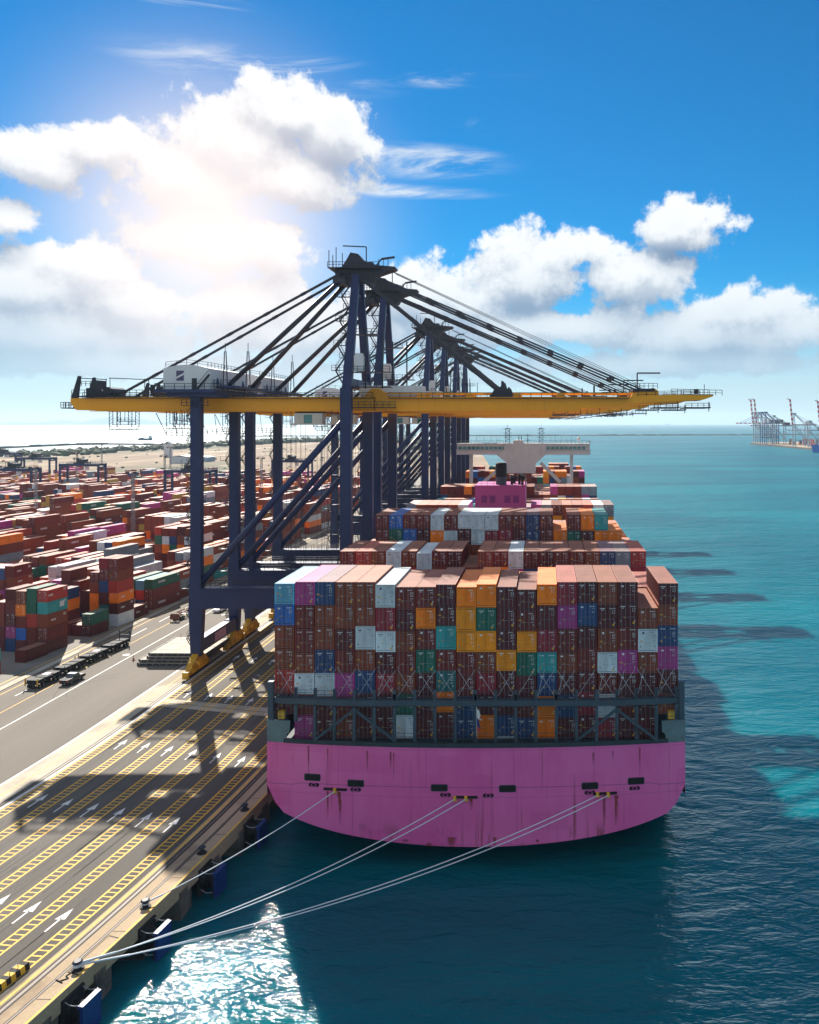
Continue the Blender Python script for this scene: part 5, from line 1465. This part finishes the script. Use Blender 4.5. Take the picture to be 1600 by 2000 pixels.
# striped barrier block
bx_, by_ = px(14, 1918)
root = tag(empty('traffic_barrier', (bx_, by_, Q + .008), R(-12)), 'yellow and black striped barrier block lying on the asphalt', 'barrier')
mb = MB()
for k in range(8): mb.hexa([(-.5, -2 + k * .5, 0), (.5, -2 + k * .5, 0), (.5, -1.5 + k * .5, 0), (-.5, -1.5 + k * .5, 0), (-.38, -2 + k * .5, .55), (.38, -2 + k * .5, .55), (.38, -1.5 + k * .5, .55), (-.38, -1.5 + k * .5, .55)], k % 2)
mb.build('striped_block', [M['mark_yellow'], M['groove']], root)
mb = MB(); mb.path([(0, 1.2, .55), (.1, 1.0, .95), (.1, .4, 1.0), (0, .2, .55)], .04, 5); mb.build('lifting_loop', M['galv'], root)
# cone
c = px(261, 1290); root = tag(empty('traffic_cone', (c[0], c[1], Q + .006)), 'red traffic cone standing alone on the apron', 'cone')
mb = MB(); mb.box(-.28, .28, -.28, .28, 0, .06, 1); mb.tube((0, 0, .06), (0, 0, .55), .22, 10, .12); mb.tube((0, 0, .55), (0, 0, .75), .12, 10, .08, m=2); mb.tube((0, 0, .75), (0, 0, 1.15), .08, 10, .03); mb.build('cone_body', [M['red'], M['rubber'], M['mark_white']], root)

# ---- vehicles
def wheel(parent, x, y, r=.36, w=.22, name='wheel'):
    mb = MB(); mb.tube((x - w / 2, y, r), (x + w / 2, y, r), r, 14, m=0); mb.tube((x - w / 2 - .01, y, r), (x + w / 2 + .01, y, r), r * .55, 10, m=1)
    return mb.build(name, [M['tyre'], M['galv']], parent)
def prism_x(mb, prof, x0, x1, m=0):
    n = len(prof); vs = [(x0, y, z) for y, z in prof] + [(x1, y, z) for y, z in prof]
    mb.add(vs, [tuple(range(n - 1, -1, -1)), tuple(range(n, 2 * n))] + [(i, (i + 1) % n, n + (i + 1) % n, n + i) for i in range(n)], m)
def pickup(loc, rz, label):
    r = tag(empty('pickup_truck', loc, rz), label, 'pickup truck')
    mb = MB(); prism_x(mb, [(-2.6, .45), (2.6, .45), (2.65, .75), (2.5, 1.0), (1.35, 1.1), (.75, 1.12), (-.75, 1.12), (-2.65, 1.12), (-2.68, .6)], -.9, .9)
    mb.build('body', M['black_paint'], r)
    mb = MB(); prism_x(mb, [(1.25, 1.1), (.55, 1.72), (-.55, 1.74), (-.85, 1.1)], -.78, .78); cab = mb.build('cab', M['black_paint'], r)
    mb = MB(); prism_x(mb, [(.5, 1.735), (-.5, 1.75), (-.55, 1.765), (.45, 1.765)], -.7, .7); mb.build('roof', M['white_car'], cab)
    mb = MB(); prism_x(mb, [(1.10, 1.16), (.55, 1.66), (-.5, 1.68), (-.7, 1.16)], -.80, .80, 0); mb.build('side_window', M['glass'], cab)
    mb = MB(); mb.quad((-.7, -.87, 1.15), (.7, -.87, 1.15), (.66, -.6, 1.66), (-.66, -.6, 1.66)); mb.build('rear_window', M['glass'], cab)
    mb = MB(); mb.box(-.78, .78, -2.5, -.95, 1.125, 1.14); mb.build('cargo_bed', M['rubber'], r)
    for s in (-1, 1):
        mb = MB(); mb.box(min(s * .78, s * .9), max(s * .78, s * .9), -2.64, -.9, 1.12, 1.2); mb.build('bed_rail', M['black_paint'], r)
        mb = MB(); mb.box(min(s * .6, s * .88), max(s * .6, s * .88), -2.70, -2.66, .75, 1.05); mb.build('tail_light', M['red'], r)
        for y in (-1.6, 1.6): wheel(r, s * .82, y)
pc = px(142, 1332); pickup((pc[0], pc[1], Q + .006), R(-4), 'black pickup truck driving beside the row of trailers')
def sedan(loc, rz, label):
    r = tag(empty('car', loc, rz), label, 'car')
    mb = MB(); prism_x(mb, [(-2.2, .3), (2.2, .3), (2.25, .65), (1.9, .8), (1.0, .92), (-1.4, .98), (-2.2, .9)], -.85, .85); mb.build('body', M['white_car'], r)
    mb = MB(); prism_x(mb, [(1.0, .92), (.35, 1.42), (-.75, 1.45), (-1.5, .97)], -.72, .72); cab = mb.build('cabin', M['white_car'], r)
    mb = MB(); prism_x(mb, [(.93, .96), (.34, 1.36), (-.72, 1.38), (-1.35, 1.0)], -.735, .735); mb.build('window', M['glass'], cab)
    for s in (-1, 1):
        for y in (-1.35, 1.35): wheel(r, s * .76, y, .31, .2)
cc_ = px(430, 1194); sedan((cc_[0], cc_[1], Q + .006), R(-10), 'white car parked between the legs of the nearest crane')
# cassette trailers with dark flat frames, in a line
TR = ['nearest dark flat trailer at the left end of the trailer row', 'second dark flat trailer in the row, beside the pickup', 'third dark flat trailer in the row, with a pale patch on top', 'farthest dark flat trailer at the right end of the row']
for i in range(4):
    y0 = 153.5 + i * 8.0; x0 = -96.2 + .05 * (y0 - 153) + s_curve(y0) * .3
    r = tag(empty('flat_trailer', (x0, y0 + 3.5, Q + .006), R(-5)), TR[i], 'trailer', 'dark flat trailers parked in a row')
    mb = MB(); mb.box(-.55, -.35, -3.6, 3.6, .7, 1.0); mb.box(.35, .55, -3.6, 3.6, .7, 1.0)
    for k in range(7): mb.box(-.55, 1.25, -3.3 + k * 1.1, -3.2 + k * 1.1, .75, .98)
    mb.build('chassis', M['dark'], r)
    mb = MB(); mb.box(-1.25, 1.25, -3.4, 3.3, 1.0, 1.28)
    for k in range(3): mb.box(-1.15, 1.15, -3.1 + k * 2.2, -1.3 + k * 2.2, 1.28, 1.62)
    for sx in (-1, 1):
        for y in (-3.3, 3.2): mb.box(sx * 1.2 - .06, sx * 1.2 + .06, y - .06, y + .06, 1.2, 2.0)
    dk = mb.build('load_deck', M['rubber'], r)
    if i in (0, 2): mb = MB(); mb.box(-.7, .6, .2, 1.5, 1.64, 1.70); mb.build('pale_plate', M['sign'], dk)
    if i == 3: mb = MB(); mb.beam((1.2, 3.3, 1.0), (1.2, 3.3, 3.4), .14); mb.beam((-1.2, 3.3, 1.0), (-1.2, 3.3, 3.4), .14); mb.beam((-1.2, 3.3, 2.4), (1.2, 3.3, 2.4), .1); mb.build('end_frame', M['dark'], r)
    if i == 0: mb = MB(); mb.box(-1.3, -1.15, -3.5, -3.35, .6, 2.1); mb.box(1.15, 1.3, -3.5, -3.35, .6, 2.1); mb.build('end_post', M['yellow'], r)
    for y in (-2.6, -1.6, 1.7, 2.7):
        for s in (-1, 1): wheel(r, s * .95, y, .38, .5)
# rusty skeletal trailer chassis
c = px(352, 1212)
for i, (dx, dy, lab) in enumerate(((0, 0, 'rusty skeletal trailer nearest the flat racks'), (1.0, 12.5, 'rusty skeletal trailer behind the first, partly hidden by the crane leg'))):
    r = tag(empty('skeletal_trailer', (c[0] + dx - .5, c[1] + dy + 5, Q + .006), R(-4)), lab, 'trailer', 'rusty skeletal trailers')
    mb = MB()
    for s in (-.45, .45): mb.box(s - .1, s + .1, -6, 6, 1.05, 1.4)
    for y in (-5.8, -2, 2, 5.8): mb.box(-1.22, 1.22, y - .15, y + .15, 1.25, 1.5)
    mb.box(-1.22, 1.22, -6.1, -5.9, .5, 1.7); mb.build('chassis_frame', M['rust'], r)
    mb = MB(); mb.box(-1.0, 1.0, -6.05, -5.9, 1.7, 1.95); mb.box(-1.15, -.95, -3, 1, 1.5, 1.75); mb.build('headboard', M['rust'], r)
    for y in (-4.6, -3.5):
        for s in (-1, 1): wheel(r, s * .85, y, .48, .55)
    for s in (-.6, .6): mb = MB(); mb.box(s - .08, s + .08, 3.4, 3.56, 0, 1.1); mb.build('landing_leg', M['rust'], r)
# stacks of flat racks by the crane leg
rx0, ry0 = -84.2, 168.6
def rack_mesh():
    mb = MB(); mb.box(-5.9, 5.9, -1.2, 1.2, .06, .46, 1); mb.box(-6.1, 6.1, -1.2, 1.2, .42, .56, 0)
    for s in (-1, 1): mb.box(min(s * 5.9, s * 6.1), max(s * 5.9, s * 6.1), -1.22, 1.22, 0, .66, 1); mb.box(min(s * 1.4, s * 1.8), max(s * 1.4, s * 1.8), -1.21, 1.21, .0, .44, 1)
    for k in range(9): mb.box(-5.6 + k * 1.4 - .06, -5.6 + k * 1.4 + .06, -1.205, -1.15, .1, .44, 0)
    me = mb.mesh('flat_rack', 0); me.materials.append(M['rackdeck']); me.materials.append(M['rackside']); me.polygons.foreach_set('material_index', mb.m); return me
rm = rack_mesh()
for j in range(5):
    for t in range(4):
        o = bpy.data.objects.new('flat_rack', rm); COL.objects.link(o)
        o.location = (rx0 + 6.1 + (0 if t < 2 else 2.0) + (t % 2) * .3, ry0 + 1.25 + j * 2.52 + .1 * (t % 2), Q + .006 + t * .67)
        o.rotation_euler = (0, 0, R(-2) * (1 if j % 2 else .4))
        lv = ['bottom', 'second level', 'third level', 'top'][t]; rw = ['front', 'second', 'middle', 'fourth', 'rearmost'][j]
        tag(o, f'grey flat rack platform, {lv} of the {rw} pile beside the crane leg', 'flat rack', 'flat racks piled on the apron')

# ---- yard: rubber-tyred gantry cranes
def make_rtg():
    root = empty('gantry_crane'); S = 13.0; H = 22.5
    for sx in (-1, 1):
        for sy in (-1, 1):
            x, y = sx * S, sy * 3.6
            mb = MB(); mb.box(x - .55, x + .55, y - .4, y + .4, 1.6, 12.0, 1); mb.box(x - .56, x + .56, y - .41, y + .41, 12.0, H, 0); mb.build('leg', [M['navy'], M['yellow']], root)
            mb = MB()
            for d in (-1.0, 1.0): mb.tube((x - .35, y + d, .8), (x + .35, y + d, .8), .8, 12)
            mb.build('wheel', M['tyre'], root)
        mb = MB(); mb.box(sx * S - .5, sx * S + .5, -5.2, 5.2, 1.2, 2.2); mb.build('sill_beam', M['yellow'], root)
        mb = MB(); mb.box(sx * S - .45, sx * S + .45, -3.2, 3.2, H - 1.0, H); mb.build('end_tie', M['navy'], root)
    for sy in (-1, 1):
        mb = MB(); mb.box(-S - .6, S + .6, sy * 3.6 - .5, sy * 3.6 + .5, H, H + 1.7); g = mb.build('girder', M['navy'], root)
        mb = MB(); mb.rail([(-S, sy * 4.0, H + 1.7), (S, sy * 4.0, H + 1.7)], 1.0, 2.2, .06); mb.build('girder_railing', M['dark'], g)
    mb = MB(); mb.box(-3.5, 3.0, -3.8, 3.8, H + 1.7, H + 2.6); mb.box(-2.6, 2.0, -2.4, 2.4, H + 2.6, H + 4.4); mb.tube((-1.6, -2.6, H + 4.2), (-1.6, 2.6, H + 4.2), 1.0, 10); mb.beam((-3.2, -3, H + 2.6), (-3.2, -3, H + 5.2), .14); mb.beam((3, -3, H + 2.6), (3, -3, H + 5.2), .14); mb.beam((-3.4, -3, H + 5.2), (3.2, -3, H + 5.2), .2); tr = mb.build('trolley', M['dark'], root)
    mb = MB(); mb.box(3.4, 5.2, -3.2, -1.2, H - 2.4, H - .1); mb.build('operator_cabin', M['white'], tr)
    mb = MB(); mb.box(-4.5, 2.5, -1.2, 1.2, H - 6.2, H - 5.6); mb.box(-2, 0, -.8, .8, H - 5.6, H - 4.8); mb.build('spreader', M['orange'], root)
    mb = MB()
    for x in (-2, 0):
        for y in (-.8, .8): mb.tube((x, y, H - 5), (x, y, H + 1.7), .05, 4)
    mb.build('hoist_rope', M['dark'], root)
    return root
rtg = make_rtg()
RT = [(-14, 32, 884, 'blue and yellow gantry crane cut off by the left edge, far back in the yard'), (41, 103, 893, 'blue yard gantry crane second from left in front of the far trees'), (3, 55, 914, 'nearest yard gantry crane at the left edge, between the light masts'),
      (127, 197, 905, 'yard gantry crane with tall yellow-footed legs left of the sandy field'), (334, 412, 917, 'yard gantry crane just left of the nearest quay crane leg'), (538, 604, 898, 'yard gantry crane seen between the quay crane legs against the sand')]
for i, (xa, xb, yt, lab) in enumerate(RT):
    zt = Q + 24.2; Yg = F * (HC - zt) / (yt - VY)
    o = rtg if i == 0 else copy_tree(rtg)
    xc = ((xa + xb) / 2 - VX) * Yg / F
    o.location = (xc, Yg, Q - .01); o.rotation_euler = (0, 0, R(-6))
    tag(o, lab, 'gantry crane', 'yard gantry cranes')
# light masts
def make_mast():
    root = empty('light_mast'); H = 30.0
    mb = MB()
    for sx in (-1, 1):
        for sy in (-1, 1): mb.beam((sx * .55, sy * .55, 0), (sx * .4, sy * .4, H), .16)
    for k in range(14):
        z0, z1 = H * k / 14, H * (k + 1) / 14; s = 1 if k % 2 else -1
        for a in (-.48, .48): mb.beam((-s * .48, a, z0), (s * .48, a, z1), .08); mb.beam((a, -s * .48, z0), (a, s * .48, z1), .08)
    mb.build('lattice', M['galv'], root)
    mb = MB(); mb.box(-1.9, 1.9, -1.3, 1.3, H, H + .2); mb.rail([(-1.9, -1.3, H + .2), (1.9, -1.3, H + .2)], .9, .9, .05); hd = mb.build('head_platform', M['rust'], root)
    for x in (-2.0, -1.2, 1.2, 2.0): mb = MB(); mb.box(x - .35, x + .35, -1.7, -1.2, H - .5, H + .3); mb.build('floodlight', M['dark'], hd)
    return root
lm = make_mast()
for i, (x, yt, lab) in enumerate(((70, 911, 'light mast in front of the nearest left yard gantry crane'), (151, 884, 'light mast rising through the yard gantry girder, left of the sand'), (199, 867, 'tall light mast reaching up to the left breakwater'), (333, 873, 'tallest light mast, left of the nearest quay crane leg'),
                                     (322, 889, 'light mast just left of the tallest one'), (260, 920, 'near lattice light mast above the tall brown container block'), (511, 893, 'light mast seen between the quay crane legs'), (628, 874, 'light mast seen behind the diagonal crane braces'))):
    Ym = F * (HC - Q - 30.4) / (yt - VY)
    o = lm if i == 0 else copy_tree(lm)
    o.location = ((x - VX) * Ym / F, Ym, Q - .012)
    tag(o, lab, 'light mast', 'lattice light masts in the yard')
# small yard office
oc = px(212, 1086)
r = tag(empty('yard_office', (oc[0], oc[1], Q - .012), R(-9)), 'pale blue yard office with a blue canopy beside the tall container block', 'building')
mb = MB(); mb.box(-6, 6, 0, 9, 0, 5.2); mb.build('wall', mat('pale_blue_wall', (0.50, 0.58, 0.62), .7, .06), r)
mb = MB(); mb.box(-6.4, 6.4, -.4, 9.4, 5.2, 5.5); mb.build('roof', M['paleconc'], r)
mb = MB(); mb.hexa([(-5.6, -3, 2.9), (2, -3, 2.9), (2, -.05, 3.4), (-5.6, -.05, 3.4), (-5.6, -3, 3.0), (2, -3, 3.0), (2, -.05, 3.5), (-5.6, -.05, 3.5)]); cn = mb.build('canopy', mat('blue_canopy', (0.08, 0.30, 0.62), .5, .08), r)
mb = MB(); mb.beam((-5.3, -2.8, 0), (-5.3, -2.8, 2.9), .15); mb.beam((1.7, -2.8, 0), (1.7, -2.8, 2.9), .15); mb.build('canopy_post', M['white'], cn)
for x in (-4.6, -2.6, -.6, 3.6): mb = MB(); mb.box(x, x + 1.1, -.05, .02, 4.0, 4.6); mb.build('window', M['glass'], r)
mb = MB(); mb.box(2.6, 3.6, -.05, .02, .0, 2.2); mb.build('door', M['glass'], r)
# yard truck with empty trailer behind the office
tc_ = px(196, 1036)
r = tag(empty('yard_truck', (tc_[0] + 3, tc_[1], Q - .012), R(78)), 'white truck with an empty trailer behind the yard office', 'truck')
mb = MB(); prism_x(mb, [(4.2, .6), (6.3, .6), (6.3, 1.8), (6.0, 2.9), (4.2, 3.0)], -1.2, 1.2); cb_ = mb.build('cab', M['white_car'], r)
mb = MB(); prism_x(mb, [(6.33, 1.8), (6.05, 2.75), (6.0, 2.75), (6.28, 1.8)], -1.05, 1.05); mb.build('windscreen', M['glass'], cb_)
mb = MB(); mb.box(-.5, .5, -8, 4.4, .9, 1.3); mb.box(-1.2, 1.2, -8, -7.7, .9, 1.4); mb.build('chassis', M['dark'], r)
for y in (5.3, 2.8, -5.2, -6.4):
    for s in (-1, 1): wheel(r, s * 1.0, y, .5, .35)

# ---- vegetation along the far shore
M['leaf'] = mat('mangrove_leaves', (0.050, 0.062, 0.024), 0.8, 0.5, 0.05, dirt=(0.09, 0.075, 0.035), dirt_amt=.6)
ICO = None
import bmesh as _bm
b_ = _bm.new(); _bm.ops.create_icosphere(b_, subdivisions=1, radius=1.0)
ICO = ([tuple(v.co) for v in b_.verts], [tuple(v.index for v in f.verts) for f in b_.faces]); b_.free()
rv = random.Random(11)
mb = MB()
line = [(-1500, 850), (-1050, 975), (-815, 1190), (-805, 1485), (-758, 1830), (-672, 2230), (-520, 2420), (-345, 2220), (-200, 1720), (-160, 1500)]
def clump(x, y, r, zf=.8):
    j = [rv.uniform(.72, 1.28) for _ in ICO[0]]
    mb.add([(x + v[0] * r * k, y + v[1] * r * k, Q + r * .5 + v[2] * r * zf * k) for v, k in zip(ICO[0], j)], ICO[1])
for a, b in zip(line, line[1:]):
    L = sqrt((b[0] - a[0]) ** 2 + (b[1] - a[1]) ** 2); n = int(L / 3.2)
    nx_, ny_ = (b[1] - a[1]) / L, -(b[0] - a[0]) / L
    wid = 95 if a[1] < 2200 else 70
    for k in range(n):
        t = rv.random(); d = rv.random() ** 1.2 * wid
        clump(a[0] + (b[0] - a[0]) * t + nx_ * d, a[1] + (b[1] - a[1]) * t + ny_ * d, rv.uniform(3.6, 7.5) * (1.3 if a[1] > 1700 else 1.0))
for k in range(110):
    t = rv.random(); y = rv.uniform(800, 1600); x = -rv.uniform(100, 700)
    clump(x, y, rv.uniform(1.2, 2.6), .5)
tag(mb.build('mangrove_trees', M['leaf']), 'dark green belt of mangrove trees along the far shore', 'trees', kind='stuff')
# white sheds and spoil heaps on the plain
for i, (x, y, w, h, d, lab) in enumerate(((352, 905, 26, 8, 30, 'low pale shed on the sandy plain left of the crane leg'), (380, 902, 34, 6, 24, 'long bluish shed on the plain beside the crane leg'), (326, 893, 9, 19, 9, 'pale square silo tower on the plain behind the light masts'))):
    X, Y = px(x, y); r = tag(empty('shed' if i < 2 else 'silo_tower', (X, Y, Q - .03)), lab, 'building')
    mb = MB(); mb.box(-w / 2, w / 2, 0, d, 0, h); mb.build('wall', M['white'] if i != 1 else mat('bluish_shed', (.25, .32, .42), .6), r)
    mb = MB(); mb.prism_y([(-w / 2 - .4, h + .005), (w / 2 + .4, h + .005), (0, h + h * .22)], -.4, d + .4); mb.build('roof', M['galv'], r)

# ---- the terminal across the water
def bar_frame(mb, pts, w, m=0):
    for a, b in pts: mb.beam(a, b, w, m=m)
def far_crane(loc, raised, col, label, sc=1.0):
    r = tag(empty('harbour_crane', loc), label, 'quay crane', 'cranes of the terminal across the water'); r.scale = (sc, sc, sc)
    for x in (0, 28):
        for y in (-9, 9): mb = MB(); mb.beam((x, y, 1.5), (x, y, 50), 1.8); mb.box(x - 1, x + 1, y - 3, y + 3, 0, 1.6); mb.build('leg', col, r)
    mb = MB()
    for y in (-9, 9): bar_frame(mb, [((0, y, 14), (28, y, 14)), ((0, y, 46), (28, y, 15)), ((0, y, 47), (0, 0, 74)), ((28, y, 49), (0, 0, 74))], 1.3)
    bar_frame(mb, [((0, -9, 30), (0, 9, 30)), ((28, -9, 30), (28, 9, 30))], 1.0); mb.build('frame', col, r)
    mb = MB(); mb.box(-3, 50, -3, 3, 47, 50); mb.build('rear_girder', col, r)
    mb = MB(); mb.box(24, 40, -6, 6, 50, 57); mb.build('machinery_house', M['white'] if raised else M['dark'], r)
    n = 11; L = 58; mb = MB(); a = R(84) if raised else 0
    for k in range(n): 
        p = (-3 - cos(a) * L * k / n, 0, 48.5 + sin(a) * L * k / n); q = (-3 - cos(a) * L * (k + 1) / n, 0, 48.5 + sin(a) * L * (k + 1) / n)
        mb.beam(p, q, 4.0, 2.2, m=k % 2)
    if raised: mb.beam((-3 - cos(a) * L, 0, 48.5 + sin(a) * L), (-10 - cos(a) * L, 0, 49.5 + sin(a) * L), 2.5, m=1)
    mb.build('boom', [M['red'], M['white']], r)
    mb = MB()
    if not raised: bar_frame(mb, [((0, 0, 74), (-30, 0, 50)), ((0, 0, 74), (-52, 0, 50))], .7)
    bar_frame(mb, [((0, 0, 74), (46, 0, 50))], .7); mb.box(-4, 4, -4, 4, 72.5, 75.5); mb.build('stays', col, r)
def WX(x, y): return px(x, y, 0)
wh = [(px(1463, 868, 2)), px(1600, 881, 2)]
mb = MB()
pA, pB = WX(1466, 867.5), WX(1592, 879.5)
mb.prism([(pA[0], pA[1]), (pB[0], pB[1]), (pB[0] + 40, pB[1] - 250), (900, 1200), (1000, 2250), (pA[0] + 20, pA[1] + 60)], -2, 3.5)
tag(mb.build('far_wharf', M['rock']), 'low concrete wharf of the terminal across the water', 'wharf')
mb = MB(); mb.prism([(pA[0] + 3, pA[1] + 5), (pB[0] + 5, pB[1]), (pB[0] + 44, pB[1] - 240), (890, 1210), (990, 2240), (pA[0] + 22, pA[1] + 50)], 3.5, 3.62); mb.build('wharf_top', M['concrete'], bpy.data.objects['far_wharf'])
fcol = [mat('far_grey_crane', (0.26, 0.30, 0.35), .6), mat('far_blue_crane', (0.03, 0.07, 0.20), .6)]
def on_wharf(x, off=6):
    t = (x - 1466) / (1592 - 1466); y = 867.5 + 12 * t; X, Y = WX(x, y); return (X + off, Y + 6, 3.62)
for (x, ra, ci, lab, sc) in ((1470, True, 0, 'far grey crane with raised striped boom at the left end of the wharf', .84), (1477, True, 0, 'second far grey crane with raised striped boom, close beside the first', .84), (1484, False, 1, 'far dark blue crane with lowered boom, left of its twin', .84), (1492, False, 1, 'far dark blue crane with lowered boom, right of its twin', .84), (1508, False, 0, 'far grey crane with lowered boom behind the dark blue pair', .74), (1547, True, 0, 'far grey crane with the tallest raised striped boom, standing apart', .78), (1578, False, 0, 'far grey crane with lowered boom near the right edge', .6), (1601, True, 0, 'far grey crane with raised boom cut by the right edge', .72)):
    far_crane(on_wharf(x), ra, fcol[ci], lab, sc * 1.22)
mb = MB(); rf = random.Random(9)
for k in range(130):
    x = rf.uniform(1500, 1640); p = on_wharf(x, rf.uniform(45, 130)); n = rf.randint(2, 5); h = 2.6 * n
    mb.box(p[0], p[0] + 2.4, p[1], p[1] + 12, 3.62, 3.62 + h, rf.randrange(6))
tag(mb.build('far_containers', [PAINT[k] for k in 'NMBREU']), 'stacked containers on the wharf across the water', 'containers', kind='stuff')
# blue ship cut by the right edge
bX, bY = WX(1588, 884)
r = tag(empty('blue_ship', (bX, bY, 0)), 'bright blue ship bow cut off by the right edge below the far wharf', 'ship')
mb = MB()
L_, W_ = 120, 14
for s in (-1, 1):
    for (ya, xa), (yb, xb) in (((0, 0), (10, 7)), ((10, 7), (25, 12)), ((25, 12), (120, 14))):
        q = [(xa * 0 + ya, -s * xa * 1.0, -1), (yb, -s * xb, -1), (yb, -s * xb * 1.15, 13), (ya - (3 if ya == 0 else 0), -s * xa * 1.15, 15 if ya == 0 else 13)]
        mb.quad(*(q if s > 0 else q[::-1]))
mb.prism([(0, 0), (10, -7), (25, -12), (120, -14), (120, 14), (25, 12), (10, 7)], 11.5, 12)
mb.build('hull', mat('bright_blue_hull', (0.01, 0.16, 0.55), .4, .08), r)
mb = MB(); mb.box(20, 110, -12, 12, 12, 24); mb.build('cargo', PAINT['B'], r)
# two small ships at sea
def coaster(loc, L, label, rz=0):
    r = tag(empty('cargo_vessel', loc, rz), label, 'ship'); s = L / 42
    mb = MB(); h = L / 2
    mb.add([(-h, -4 * s, -.5), (h * .8, -4 * s, -.5), (h, 0, -.5), (h * .8, 4 * s, -.5), (-h, 4 * s, -.5), (-h, -4.5 * s, 6 * s), (h * .85, -4.5 * s, 6.5 * s), (h * 1.06, 0, 7.5 * s), (h * .85, 4.5 * s, 6.5 * s), (-h, 4.5 * s, 6 * s)],
           [(4, 3, 2, 1, 0), (5, 6, 7, 8, 9), (0, 1, 6, 5), (1, 2, 7, 6), (2, 3, 8, 7), (3, 4, 9, 8), (4, 0, 5, 9)]); mb.build('hull', M['navy'], r)
    mb = MB(); mb.box(h * .55, h * .9, -4 * s, 4 * s, 6.3 * s, 12 * s); mb.box(h * .6, h * .85, -3.6 * s, 3.6 * s, 12 * s, 14.5 * s); mb.beam((h * .72, 0, 14 * s), (h * .72, 0, 19 * s), .7 * s); mb.build('deckhouse', M['white'], r)
    mb = MB(); mb.box(-h * .8, -h * .3, -3.4 * s, 3.4 * s, 6 * s, 8.5 * s); mb.beam((-h * .75, 0, 6 * s), (-h * .75, 0, 11 * s), .8 * s); mb.build('deck_cargo', M['dark'], r)
X, Y = WX(284, 860); coaster((X, Y, 0), 42, 'small dark cargo vessel on the glittering water at left')
X, Y = WX(1304, 829.5); coaster((X, Y, 0), 150, 'tiny hazy ship on the right horizon')
# orange spreader hanging under the fifth crane
r = tag(empty('container_spreader', (-42.6, 366.0, 24.0)), 'orange container spreader hanging between the far crane legs', 'spreader')
mb = MB(); mb.box(-3.0, 3.0, -1.2, 1.2, 0, .8); mb.box(-3.2, -2.6, -1.5, 1.5, -.5, .9); mb.box(2.6, 3.2, -1.5, 1.5, -.5, .9); mb.build('spreader_frame', M['orange'], r)
mb = MB(); mb.box(-2.0, 2.0, -1.0, 1.0, .8, 2.6); mb.box(-1.2, 1.4, -.8, .8, 2.6, 5.0)
for x in (-1.2, 1.2): mb.tube((x, -1.1, 4.4), (x, 1.1, 4.4), .9, 10)
mb.build('headblock', M['orange'], r)
mb = MB()
for x in (-1.6, 1.6):
    for y in (-.9, .9): mb.tube((x, y, 4), (x, y, 32.5), .06, 4)
mb.build('suspension_rope', M['dark'], r)
